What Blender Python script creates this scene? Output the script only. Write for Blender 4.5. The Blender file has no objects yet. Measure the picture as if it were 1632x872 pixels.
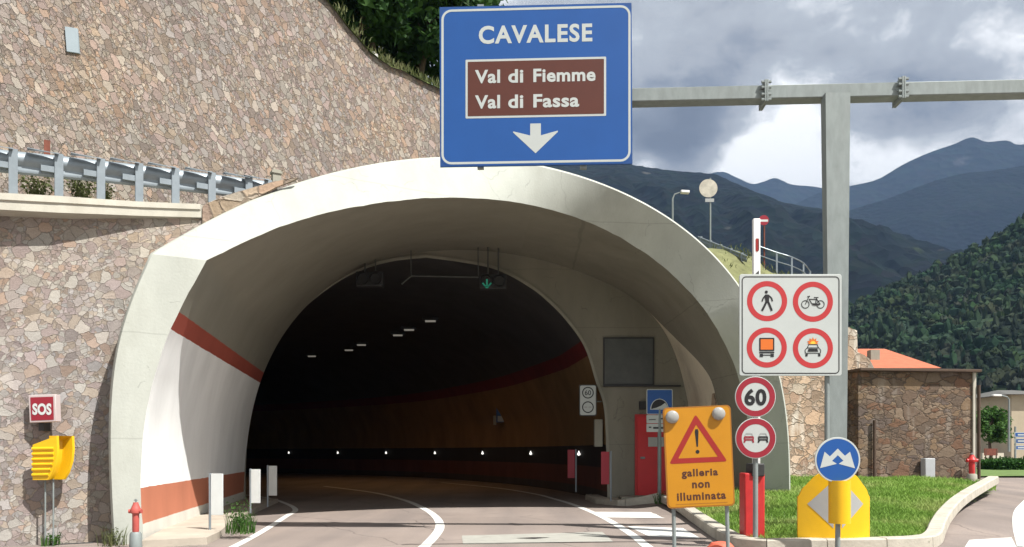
import bpy, math, random
from mathutils import Vector, noise
random.seed(7)
SC = bpy.context.scene
COL = SC.collection
F = 1300.0; H = 1.4; HOR = 720.0; CX = 816.0      # focal length and horizon of the view, metres of eye height
R = math.radians

# ------------------------------------------------------------------ geometry helpers
def P(px, py, d):
    return Vector(((px - CX) / F * d, d, H + (HOR - py) / F * d))
def PP(px, py, c, m=0.0):
    return P(px, py, c / (1 - m * (px - CX) / F))
def sm(a, b, x):
    t = min(1, max(0, (x - a) / (b - a))); return t * t * (3 - 2 * t)
def slope(x, y):                                     # the ground rises to the right of the tunnel road
    return min(.55, max(0.0, .036 * (y - 12))) * sm(2.6, 5.5, x)
def G(px, py, lift=0.0):
    d = 12.0
    for _ in range(40):
        x = (px - CX) / F * d
        d = (H - slope(x, d) - lift) * F / (py - HOR)
    return Vector(((px - CX) / F * d, d, slope((px - CX) / F * d, d) + lift))
def catmull(pts, n):
    pts = [Vector(p) for p in pts]
    out = []
    ext = [pts[0] * 2 - pts[1]] + pts + [pts[-1] * 2 - pts[-2]]
    for i in range(1, len(ext) - 2):
        p0, p1, p2, p3 = ext[i - 1:i + 3]
        for k in range(12):
            t = k / 12
            out.append(.5 * ((2 * p1) + (p2 - p0) * t + (2 * p0 - 5 * p1 + 4 * p2 - p3) * t * t + (3 * p1 - p0 - 3 * p2 + p3) * t ** 3))
    out.append(pts[-1])
    return resample(out, n)
def resample(pts, n):
    L = [0.0]
    for a, b in zip(pts, pts[1:]): L.append(L[-1] + (b - a).length)
    out = []; j = 0
    for i in range(n + 1):
        s = L[-1] * i / n
        while j < len(pts) - 2 and L[j + 1] < s: j += 1
        seg = L[j + 1] - L[j]
        out.append(pts[j].lerp(pts[j + 1], 0 if seg == 0 else (s - L[j]) / seg))
    return out

class MB:
    def __init__(s): s.v = []; s.f = []; s.uv = {}; s.mi = []
    def add(s, vs, fs, mi=0):
        o = len(s.v); s.v += [Vector(v) for v in vs]; s.f += [tuple(o + i for i in f) for f in fs]; s.mi += [mi] * len(fs); return o
    def box(s, a, b):
        x0, y0, z0 = a; x1, y1, z1 = b
        s.add([(x0,y0,z0),(x1,y0,z0),(x1,y1,z0),(x0,y1,z0),(x0,y0,z1),(x1,y0,z1),(x1,y1,z1),(x0,y1,z1)],
              [(0,3,2,1),(4,5,6,7),(0,1,5,4),(1,2,6,5),(2,3,7,6),(3,0,4,7)])
    def obox(s, c, ax, ay, az):                       # centre and three half axes
        c, ax, ay, az = map(Vector, (c, ax, ay, az)); vs = []
        for k in (-1, 1):
            for (i, j) in ((-1,-1),(1,-1),(1,1),(-1,1)): vs.append(c + ax * i + ay * j + az * k)
        s.add(vs, [(0,3,2,1),(4,5,6,7),(0,1,5,4),(1,2,6,5),(2,3,7,6),(3,0,4,7)])
    def tube(s, p0, p1, r0, r1=None, n=12):
        r1 = r0 if r1 is None else r1
        s.path([p0, p1], [r0, r1], n)
    def path(s, pts, rad, n=10, caps=True):
        pts = [Vector(p) for p in pts]
        if not isinstance(rad, (list, tuple)): rad = [rad] * len(pts)
        vs = []; fs = []
        for i, p in enumerate(pts):
            t = (pts[min(i + 1, len(pts) - 1)] - pts[max(i - 1, 0)]).normalized()
            u = t.cross(Vector((0, 1, 0)) if abs(t.y) < .9 else Vector((1, 0, 0))).normalized(); w = t.cross(u)
            for k in range(n):
                a = 2 * math.pi * k / n
                vs.append(p + (u * math.cos(a) + w * math.sin(a)) * rad[i])
        for i in range(len(pts) - 1):
            for k in range(n):
                fs.append((i*n+k, i*n+(k+1)%n, (i+1)*n+(k+1)%n, (i+1)*n+k))
        if caps: fs += [tuple(range(n))[::-1], tuple((len(pts)-1)*n + k for k in range(n))]
        s.add(vs, fs)
    def prism(s, pts, vec):
        pts = [Vector(p) for p in pts]; vec = Vector(vec); n = len(pts)
        s.add(pts + [p + vec for p in pts], [tuple(range(n)), tuple(range(2*n-1, n-1, -1))] + [(i, n+i, n+(i+1)%n, (i+1)%n) for i in range(n)])
    def ngon(s, pts): s.add(pts, [tuple(range(len(pts)))])
    def grid(s, rows, close=False, mi=0):
        m = len(rows[0]); vs = [v for r in rows for v in r]; fs = []
        for i in range(len(rows) - 1):
            for j in range(m - 1 + (1 if close else 0)):
                fs.append((i*m+j, i*m+(j+1)%m, (i+1)*m+(j+1)%m, (i+1)*m+j))
        return s.add(vs, fs, mi)
    def lathe(s, c, prof, n=20):
        c = Vector(c); vs = []; fs = []
        for r, z in prof:
            for k in range(n):
                a = 2*math.pi*k/n; vs.append(c + Vector((r*math.cos(a), r*math.sin(a), z)))
        for i in range(len(prof)-1):
            for k in range(n): fs.append((i*n+k, i*n+(k+1)%n, (i+1)*n+(k+1)%n, (i+1)*n+k))
        fs += [tuple(range(n))[::-1], tuple((len(prof)-1)*n+k for k in range(n))]
        s.add(vs, fs)
    def build(s, name, mat, parent=None, origin=None, smooth=True, uv=None, bevel=0, **tags):
        base = Vector((0, 0, 0))
        if parent is not None:
            q = parent
            while q is not None: base += q.location; q = q.parent
            if origin is not None: base = Vector(origin)
        elif origin is not None: base = Vector(origin)
        me = bpy.data.meshes.new(name)
        me.from_pydata([v - base for v in s.v], [], s.f)
        mats = mat if isinstance(mat, (list, tuple)) else [mat]
        for m_ in mats: me.materials.append(m_)
        if len(mats) > 1: me.polygons.foreach_set('material_index', s.mi)
        if uv:
            l = me.uv_layers.new(name='UVMap')
            for lp in me.loops:
                l.data[lp.index].uv = uv(s.v[lp.vertex_index])
        me.validate(); me.update()
        if smooth:
            me.polygons.foreach_set('use_smooth', [True] * len(me.polygons))
            me.set_sharp_from_angle(angle=R(35))
        o = bpy.data.objects.new(name, me); COL.objects.link(o)
        if parent is not None:
            pl = Vector((0, 0, 0)); q = parent
            while q is not None: pl += q.location; q = q.parent
            o.parent = parent; o.location = base - pl
        else: o.location = base
        if bevel:
            b = o.modifiers.new('Bevel', 'BEVEL'); b.width = bevel; b.segments = 2; b.limit_method = 'ANGLE'
        for k, v in tags.items(): o[k] = v
        return o
def thing(name, loc, label, category, group=None):
    o = bpy.data.objects.new(name, None); COL.objects.link(o); o.location = Vector(loc); o.empty_display_size = .2
    o['label'] = label; o['category'] = category
    if group: o['group'] = group
    return o
def copy_tree(o, parent=None):
    c = o.copy(); COL.objects.link(c); c.parent = parent
    for ch in list(o.children): copy_tree(ch, c)
    return c

# ------------------------------------------------------------------ materials
def nodes(name):
    m = bpy.data.materials.new(name); m.use_nodes = True
    nt = m.node_tree; b = nt.nodes['Principled BSDF']
    return m, nt, b, nt.nodes.new, nt.links.new
def C4(c): return (c[0], c[1], c[2], 1)
def mat(name, col, rough=.6, metal=0.0, var=.15, scale=3.0, bump=0.0, bscale=40.0, spec=.4, stain=0.0, staincol=(.1,.09,.07), streak=1.0, emit=None, estr=0, crack=0):
    m, nt, b, N, L = nodes(name)
    b.inputs['Roughness'].default_value = rough; b.inputs['Metallic'].default_value = metal
    b.inputs['Specular IOR Level'].default_value = spec
    tc = N('ShaderNodeTexCoord')
    n = N('ShaderNodeTexNoise'); n.inputs['Scale'].default_value = scale; n.inputs['Detail'].default_value = 6; n.inputs['Roughness'].default_value = .65
    mp = N('ShaderNodeMapping'); mp.inputs['Scale'].default_value = (1, 1, 1/streak); L(tc.outputs['Object'], mp.inputs['Vector']); L(mp.outputs[0], n.inputs['Vector'])
    r = N('ShaderNodeMapRange'); r.inputs['From Min'].default_value = .3; r.inputs['From Max'].default_value = .7
    r.inputs['To Min'].default_value = 1 - var; r.inputs['To Max'].default_value = 1 + var; L(n.outputs['Fac'], r.inputs['Value'])
    mx = N('ShaderNodeMix'); mx.data_type = 'RGBA'; mx.blend_type = 'MULTIPLY'; mx.inputs['Factor'].default_value = 1
    mx.inputs['A'].default_value = C4(col); L(r.outputs[0], mx.inputs['B'])
    out = mx.outputs['Result']
    if stain:
        n2 = N('ShaderNodeTexNoise'); n2.inputs['Scale'].default_value = scale * .7; n2.inputs['Detail'].default_value = 8; n2.inputs['Roughness'].default_value = .7
        mp2 = N('ShaderNodeMapping'); mp2.inputs['Location'].default_value = (7, 3, 5); mp2.inputs['Scale'].default_value = (1, 1, 1/streak); L(tc.outputs['Object'], mp2.inputs['Vector']); L(mp2.outputs[0], n2.inputs['Vector'])
        r2 = N('ShaderNodeMapRange'); r2.inputs['From Min'].default_value = .52; r2.inputs['From Max'].default_value = .75
        r2.inputs['To Max'].default_value = stain; L(n2.outputs['Fac'], r2.inputs['Value'])
        m2 = N('ShaderNodeMix'); m2.data_type = 'RGBA'; L(r2.outputs[0], m2.inputs['Factor']); L(out, m2.inputs['A']); m2.inputs['B'].default_value = C4(staincol); out = m2.outputs['Result']
    if crack:                                          # hairline cracks, pour joints and pitting
        sp = N('ShaderNodeSeparateXYZ'); L(tc.outputs['Object'], sp.inputs[0])
        nw = N('ShaderNodeTexNoise'); nw.inputs['Scale'].default_value = 2.2; nw.inputs['Detail'].default_value = 6; L(tc.outputs['Object'], nw.inputs['Vector'])
        wv = N('ShaderNodeVectorMath'); wv.operation = 'MULTIPLY_ADD'; L(nw.outputs['Color'], wv.inputs[0]); wv.inputs[1].default_value = (.5,.5,.5); L(tc.outputs['Object'], wv.inputs[2])
        vc = N('ShaderNodeTexVoronoi'); vc.feature = 'DISTANCE_TO_EDGE'; vc.inputs['Scale'].default_value = .55; L(wv.outputs[0], vc.inputs['Vector'])
        l1 = math_n(N, L, 'LESS_THAN', vc.outputs['Distance'], .0035)
        l1 = math_n(N, L, 'MULTIPLY', l1, math_n(N, L, 'GREATER_THAN', nw.outputs['Fac'], .52))
        zz = math_n(N, L, 'ADD', sp.outputs['Z'], math_n(N, L, 'MULTIPLY', nw.outputs['Fac'], .05))
        fr_ = math_n(N, L, 'FRACT', math_n(N, L, 'MULTIPLY', zz, .62))
        l2 = math_n(N, L, 'MULTIPLY', math_n(N, L, 'LESS_THAN', fr_, .012), .75)
        nf = N('ShaderNodeTexNoise'); nf.inputs['Scale'].default_value = 14; nf.inputs['Detail'].default_value = 3; L(tc.outputs['Object'], nf.inputs['Vector'])
        l3 = math_n(N, L, 'MULTIPLY', math_n(N, L, 'GREATER_THAN', nf.outputs['Fac'], .72), .6)
        lf = math_n(N, L, 'MULTIPLY', math_n(N, L, 'MAXIMUM', math_n(N, L, 'MAXIMUM', l1, l2), l3), crack)
        mk_ = N('ShaderNodeMix'); mk_.data_type = 'RGBA'; L(lf, mk_.inputs['Factor']); L(out, mk_.inputs['A']); mk_.inputs['B'].default_value = C4([q * .35 for q in col]); out = mk_.outputs['Result']
    L(out, b.inputs['Base Color'])
    if bump:
        n3 = N('ShaderNodeTexNoise'); n3.inputs['Scale'].default_value = bscale; n3.inputs['Detail'].default_value = 5; L(tc.outputs['Object'], n3.inputs['Vector'])
        bp = N('ShaderNodeBump'); bp.inputs['Strength'].default_value = min(1, bump); bp.inputs['Distance'].default_value = .02; L(n3.outputs['Fac'], bp.inputs['Height']); L(bp.outputs[0], b.inputs['Normal'])
    if emit:
        b.inputs['Emission Color'].default_value = C4(emit); b.inputs['Emission Strength'].default_value = estr
    return m
def ramp(N, stops, interp='LINEAR'):
    r = N('ShaderNodeValToRGB'); cr = r.color_ramp; cr.interpolation = interp
    while len(cr.elements) < len(stops): cr.elements.new(.5)
    for e, (p, c) in zip(cr.elements, stops): e.position = p; e.color = C4(c)
    return r
def math_n(N, L, op, a, b=None):
    n = N('ShaderNodeMath'); n.operation = op
    for i, x in enumerate((a, b)):
        if x is None: continue
        if isinstance(x, (int, float)): n.inputs[i].default_value = x
        else: L(x, n.inputs[i])
    return n.outputs[0]
def stone(name, cols, sx, sy, rot=0.0, mortar=(.2,.17,.13), joint=.05, tilt=1.0, warp=.25, bump=1.0, patch=0.0, lime=0.0, rnd=1.0):
    m, nt, b, N, L = nodes(name)
    b.inputs['Roughness'].default_value = .9; b.inputs['Specular IOR Level'].default_value = .15
    uv = N('ShaderNodeUVMap'); uv.uv_map = 'UVMap'
    mp = N('ShaderNodeMapping'); mp.vector_type = 'TEXTURE'; mp.inputs['Rotation'].default_value = (0, 0, rot); mp.inputs['Scale'].default_value = (sx, sy, 1); L(uv.outputs[0], mp.inputs['Vector'])
    nz = N('ShaderNodeTexNoise'); nz.inputs['Scale'].default_value = 1.6; nz.inputs['Detail'].default_value = 5; L(mp.outputs[0], nz.inputs['Vector'])
    sub = N('ShaderNodeVectorMath'); sub.operation = 'SUBTRACT'; L(nz.outputs['Color'], sub.inputs[0]); sub.inputs[1].default_value = (.5, .5, .5)
    sc = N('ShaderNodeVectorMath'); sc.operation = 'SCALE'; L(sub.outputs[0], sc.inputs[0]); sc.inputs['Scale'].default_value = warp * 2
    ad = N('ShaderNodeVectorMath'); L(mp.outputs[0], ad.inputs[0]); L(sc.outputs[0], ad.inputs[1])
    def vor(feat, scale=1.0):
        v = N('ShaderNodeTexVoronoi'); v.voronoi_dimensions = '2D'; v.feature = feat; v.inputs['Scale'].default_value = scale; v.inputs['Randomness'].default_value = rnd; L(ad.outputs[0], v.inputs['Vector']); return v
    va, vb = vor('F1', .72), vor('DISTANCE_TO_EDGE', .72); vc, vd = vor('F1', 1.35), vor('DISTANCE_TO_EDGE', 1.35)
    sa = N('ShaderNodeSeparateColor'); L(va.outputs['Color'], sa.inputs[0])
    brk = math_n(N, L, 'GREATER_THAN', sa.outputs[2], .42)
    def pick(sa_, sb_, kind='VECTOR'):
        m_ = N('ShaderNodeMix'); m_.data_type = kind; L(brk, m_.inputs['Factor'])
        ia = [q for q in m_.inputs if q.enabled and q.name == 'A'][0]; ib = [q for q in m_.inputs if q.enabled and q.name == 'B'][0]
        L(sa_, ia); L(sb_, ib); return [q for q in m_.outputs if q.enabled][0]
    cell = pick(va.outputs['Color'], vc.outputs['Color'], 'RGBA'); cpos = pick(va.outputs['Position'], vc.outputs['Position'])
    eb = math_n(N, L, 'MULTIPLY', vb.outputs['Distance'], 1.0)
    ed = math_n(N, L, 'MINIMUM', vb.outputs['Distance'], vd.outputs['Distance'])
    edge = pick(eb, ed, 'FLOAT')
    sep = N('ShaderNodeSeparateColor'); L(cell, sep.inputs[0])
    n = len(cols)
    cr = ramp(N, [((i + .0) / n, c) for i, c in enumerate(cols)], 'CONSTANT'); L(sep.outputs[0], cr.inputs[0])
    val = N('ShaderNodeMapRange'); val.inputs['To Min'].default_value = .82; val.inputs['To Max'].default_value = 1.16; L(sep.outputs[1], val.inputs['Value'])
    m1 = N('ShaderNodeMix'); m1.data_type = 'RGBA'; m1.blend_type = 'MULTIPLY'; m1.inputs['Factor'].default_value = 1; L(cr.outputs[0], m1.inputs['A']); L(val.outputs[0], m1.inputs['B'])
    fn = N('ShaderNodeTexNoise'); fn.inputs['Scale'].default_value = 6; fn.inputs['Detail'].default_value = 7; fn.inputs['Roughness'].default_value = .7; L(mp.outputs[0], fn.inputs['Vector'])
    fr = N('ShaderNodeMapRange'); fr.inputs['From Min'].default_value = .3; fr.inputs['From Max'].default_value = .7; fr.inputs['To Min'].default_value = .78; fr.inputs['To Max'].default_value = 1.2; L(fn.outputs['Fac'], fr.inputs['Value'])
    m2 = N('ShaderNodeMix'); m2.data_type = 'RGBA'; m2.blend_type = 'MULTIPLY'; m2.inputs['Factor'].default_value = 1; L(m1.outputs['Result'], m2.inputs['A']); L(fr.outputs[0], m2.inputs['B'])
    # broad weathering of the whole wall
    big = N('ShaderNodeTexNoise'); big.inputs['Scale'].default_value = .35; big.inputs['Detail'].default_value = 4; L(uv.outputs[0], big.inputs['Vector'])
    br = ramp(N, [(.3, (.88,.89,.92)), (.52, (1,1,1)), (.7, (1.10,1.03,.93))]); L(big.outputs['Fac'], br.inputs[0])
    m3 = N('ShaderNodeMix'); m3.data_type = 'RGBA'; m3.blend_type = 'MULTIPLY'; m3.inputs['Factor'].default_value = .9; L(m2.outputs['Result'], m3.inputs['A']); L(br.outputs[0], m3.inputs['B'])
    out = m3.outputs['Result']
    if lime:                                           # lime run-off over the stones
        ln = N('ShaderNodeTexNoise'); ln.inputs['Scale'].default_value = 1.1; ln.inputs['Detail'].default_value = 6
        lm = N('ShaderNodeMapping'); lm.inputs['Scale'].default_value = (2.2, .6, 1); L(uv.outputs[0], lm.inputs['Vector']); L(lm.outputs[0], ln.inputs['Vector'])
        lr = N('ShaderNodeMapRange'); lr.inputs['From Min'].default_value = .55; lr.inputs['From Max'].default_value = .72; lr.inputs['To Max'].default_value = lime; L(ln.outputs['Fac'], lr.inputs['Value'])
        ml = N('ShaderNodeMix'); ml.data_type = 'RGBA'; L(lr.outputs[0], ml.inputs['Factor']); L(out, ml.inputs['A']); ml.inputs['B'].default_value = (.62,.58,.5,1); out = ml.outputs['Result']
    # joints of uneven width
    jn = N('ShaderNodeMapRange'); jn.inputs['From Min'].default_value = joint * .35; jn.inputs['From Max'].default_value = joint; L(edge, jn.inputs['Value'])
    mj = N('ShaderNodeMix'); mj.data_type = 'RGBA'; L(jn.outputs[0], mj.inputs['Factor']); mj.inputs['A'].default_value = C4(mortar); L(out, mj.inputs['B'])
    L(mj.outputs['Result'], b.inputs['Base Color'])
    # relief: rounded edges, a tilt of its own for each stone, rough faces
    eg = N('ShaderNodeMapRange'); eg.interpolation_type = 'SMOOTHSTEP'; eg.inputs['From Max'].default_value = joint * 2.2; L(edge, eg.inputs['Value'])
    loc = N('ShaderNodeVectorMath'); loc.operation = 'SUBTRACT'; L(ad.outputs[0], loc.inputs[0]); L(cpos, loc.inputs[1])
    rc = N('ShaderNodeVectorMath'); rc.operation = 'SUBTRACT'; L(cell, rc.inputs[0]); rc.inputs[1].default_value = (.5, .5, .5)
    dt = N('ShaderNodeVectorMath'); dt.operation = 'DOT_PRODUCT'; L(loc.outputs[0], dt.inputs[0]); L(rc.outputs[0], dt.inputs[1])
    h = math_n(N, L, 'ADD', math_n(N, L, 'MULTIPLY', dt.outputs['Value'], tilt), math_n(N, L, 'MULTIPLY', sep.outputs[2], .35))
    h = math_n(N, L, 'ADD', math_n(N, L, 'ADD', h, .8), math_n(N, L, 'MULTIPLY', fn.outputs['Fac'], .45))
    h = math_n(N, L, 'MULTIPLY', h, math_n(N, L, 'ADD', math_n(N, L, 'MULTIPLY', eg.outputs[0], .42), .58))
    bp = N('ShaderNodeBump'); bp.inputs['Strength'].default_value = bump; bp.inputs['Distance'].default_value = .038; L(h, bp.inputs['Height']); L(bp.outputs[0], b.inputs['Normal'])
    return m

STONE = [(.315,.265,.225), (.285,.25,.232), (.325,.275,.225), (.295,.248,.237), (.325,.306,.278), (.27,.232,.209), (.325,.25,.202), (.31,.277,.258), (.295,.278,.268), (.345,.312,.275), (.30,.247,.229), (.315,.297,.268)]
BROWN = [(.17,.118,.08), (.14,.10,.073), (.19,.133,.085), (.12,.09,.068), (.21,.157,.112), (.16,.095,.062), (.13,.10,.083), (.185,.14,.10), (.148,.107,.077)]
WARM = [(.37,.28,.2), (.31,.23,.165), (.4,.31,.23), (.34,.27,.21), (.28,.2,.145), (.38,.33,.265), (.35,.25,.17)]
M = {}
M['stone_low'] = stone('stone_cladding', STONE, .112, .098, .5, mortar=(.225,.195,.168), joint=.024, warp=.4, lime=.22, bump=.7)
M['stone_up'] = stone('stone_cladding_upper', [(c[0]*.95, c[1]*.9, c[2]*.86) for c in STONE], .095, .15, .6, mortar=(.2,.17,.14), joint=.03, warp=.45)
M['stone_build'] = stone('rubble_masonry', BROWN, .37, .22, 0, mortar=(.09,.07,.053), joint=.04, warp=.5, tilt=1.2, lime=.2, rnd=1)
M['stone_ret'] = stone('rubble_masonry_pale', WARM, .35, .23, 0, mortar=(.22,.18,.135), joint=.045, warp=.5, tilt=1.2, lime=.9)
M['stone_cop'] = stone('rubble_coping', [(c[0]*1.05, c[1]*.97, c[2]*.85) for c in STONE], .42, .36, .2, mortar=(.2,.16,.12), joint=.05, warp=.3, tilt=1.2)
M['concrete'] = mat('pale_concrete', (.405,.42,.378), .85, crack=.3, var=.1, scale=1.2, bump=.15, bscale=25, spec=.2, stain=.35, staincol=(.23,.225,.18), streak=2.5)
M['conc_grey'] = mat('grey_concrete', (.3,.29,.24), .85, var=.12, scale=1.5, bump=.15, bscale=25, spec=.2, stain=.5, staincol=(.18,.17,.13), streak=3)
M['coping'] = mat('coping_concrete', (.45,.43,.365), .85, var=.12, scale=2.5, bump=.15, stain=.4, staincol=(.36,.33,.25), streak=2)
M['kerb'] = mat('kerb_stone', (.4,.37,.31), .9, var=.18, scale=4, bump=.3, bscale=30, stain=.4, staincol=(.27,.23,.17))
M['galv'] = mat('galvanised_steel', (.22,.25,.245), .6, .15, var=.14, scale=9, bump=.05, stain=.3, staincol=(.25,.26,.26), streak=3)
M['galv_rail'] = mat('galvanised_rail', (.23,.265,.29), .45, .45, var=.1, scale=6, stain=.25, staincol=(.28,.29,.3))
M['white'] = mat('white_film', (.44,.47,.455), .45, var=.04, scale=2, spec=.4)
M['panel_white'] = mat('white_panel', (.56,.59,.58), .5, var=.06, scale=4, stain=.2, staincol=(.5,.5,.46))
M['blue'] = mat('blue_film', (.010,.074,.275), .42, var=.05, scale=1.5)
M['bluedark'] = mat('blue_sheet', (.010,.058,.21), .5, var=.05)
M['brown'] = mat('brown_film', (.085,.022,.013), .45, var=.06)
M['red'] = mat('red_film', (.42,.032,.035), .42, var=.05)
M['crimson'] = mat('crimson_film', (.27,.016,.03), .42, var=.05)
M['black'] = mat('black_film', (.012,.012,.013), .5, var=.1)
M['dark'] = mat('dark_metal', (.035,.035,.035), .6, var=.15)
M['orange'] = mat('orange_film', (.6,.14,.018), .45, var=.05)
M['fire'] = mat('fire_yellow', (.9,.5,.05), .45, var=.05)
M['amber'] = mat('amber_film', (.46,.20,.007), .42, var=.05, scale=3)
M['amberdk'] = mat('amber_edge', (.30,.12,.012), .5, var=.1)
M['signred'] = mat('triangle_red', (.28,.018,.014), .42, var=.05)
M['textbrown'] = mat('sign_lettering', (.07,.022,.012), .5, var=.05)
M['yellow'] = mat('yellow_plastic', (.72,.42,.008), .4, var=.05, scale=4, stain=.12, staincol=(.5,.3,.03))
M['greyfilm'] = mat('grey_film', (.34,.35,.345), .4, var=.05)
M['reddoor'] = mat('red_door_paint', (.62,.035,.04), .45, var=.06, scale=2, stain=.2, staincol=(.4,.03,.03))
M['redpost'] = mat('red_painted_steel', (.5,.03,.03), .45, var=.12, scale=6)
M['faded'] = mat('faded_red_paint', (.42,.085,.07), .6, var=.12, scale=8)
M['lens'] = mat('lamp_lens', (.30,.30,.285), .25, var=.08, scale=20)
M['panel_dark'] = mat('dark_grey_panel', (.085,.09,.085), .6, var=.15, scale=3)
M['rust'] = mat('rusty_steel', (.17,.055,.035), .85, var=.3, scale=10)
M['mark'] = mat('road_paint', (.62,.62,.59), .7, var=.08, scale=3, bump=.1, stain=.4, staincol=(.45,.42,.37))
M['patch'] = mat('concrete_patch', (.31,.305,.27), .9, var=.14, scale=3, bump=.2, stain=.3, staincol=(.18,.165,.14))
M['pave'] = mat('footway', (.38,.335,.275), .9, var=.14, scale=2, bump=.2, stain=.3, staincol=(.28,.24,.19))
M['slot_shadow'] = mat('slot_and_shadow_black', (.035,.03,.028), .7, var=.2)  # serves the drain slot and the painted shadow of the beam
M['tile'] = mat('terracotta_tiles', (.40,.115,.058), .8, var=.15, scale=3, bump=.3, bscale=9)
M['slate'] = mat('slate_roof', (.1,.098,.09), .8, var=.15, scale=2, bump=.2)
M['plaster'] = mat('ochre_plaster', (.42,.36,.26), .9, var=.08, scale=.8)
M['plaster2'] = mat('cream_plaster', (.56,.52,.42), .9, var=.08, scale=.8)
M['brownwood'] = mat('dark_wood', (.07,.045,.03), .8, var=.2)
M['window'] = mat('window_glass', (.04,.06,.07), .12, var=.1, spec=.6)
M['teal'] = mat('teal_shutter', (.09,.33,.34), .5, var=.1)
M['bark'] = mat('bark', (.09,.065,.045), .95, var=.3, scale=6, bump=.5)
M['marker'] = mat('marker_light', (.8,.8,.8), .4, emit=(1,.97,.9), estr=.7)
M['lamp_on'] = mat('tunnel_lamp_tube', (.6,.6,.6), .4, emit=(1,.93,.8), estr=.07)
M['green_on'] = mat('green_signal', (.05,.3,.2), .4, emit=(.05,.8,.5), estr=.055)
M['whitebase'] = mat('white_painted_steel', (.75,.75,.73), .5, var=.06)

def leaf_mat(name, c1, c2, c3, sc=1.2):
    m, nt, b, N, L = nodes(name); b.inputs['Roughness'].default_value = .7; b.inputs['Specular IOR Level'].default_value = .2
    tc = N('ShaderNodeTexCoord'); n = N('ShaderNodeTexNoise'); n.inputs['Scale'].default_value = sc; n.inputs['Detail'].default_value = 4; L(tc.outputs['Object'], n.inputs['Vector'])
    r = ramp(N, [(.3, c1), (.5, c2), (.68, c3)]); L(n.outputs['Fac'], r.inputs[0]); L(r.outputs[0], b.inputs['Base Color'])
    tr = N('ShaderNodeBsdfTranslucent'); L(r.outputs[0], tr.inputs['Color']); mx = N('ShaderNodeMixShader'); mx.inputs[0].default_value = .3
    o = nt.nodes['Material Output']; L(b.outputs[0], mx.inputs[1]); L(tr.outputs[0], mx.inputs[2]); L(mx.outputs[0], o.inputs['Surface'])
    return m
M['leaf'] = leaf_mat('dark_foliage', (.018,.045,.012), (.03,.075,.018), (.055,.12,.025))
M['leaf2'] = leaf_mat('green_foliage', (.03,.075,.015), (.05,.12,.022), (.085,.17,.035))
M['leafdry'] = leaf_mat('olive_foliage', (.07,.085,.03), (.11,.13,.05), (.17,.17,.08))
M['grassb'] = leaf_mat('grass_blades', (.12,.22,.035), (.20,.33,.06), (.31,.36,.12), .8)
M['hedge'] = leaf_mat('hedge_foliage', (.02,.06,.012), (.035,.10,.018), (.06,.14,.03))
M['soil'] = mat('grass_soil', (.10,.16,.04), .95, var=.35, scale=2.5, bump=.5, stain=.5, staincol=(.13,.11,.06))
M['drygrass'] = mat('dry_grass_bank', (.14,.145,.062), .95, var=.3, scale=2, bump=.8, bscale=12, stain=.6, staincol=(.08,.11,.03))
M['hillgrass'] = mat('hillside_grass', (.11,.15,.04), .95, var=.3, scale=1.5, bump=.6, stain=.6, staincol=(.18,.14,.07))
M['ground'] = mat('valley_ground', (.10,.12,.055), .95, var=.3, scale=.08)

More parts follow.
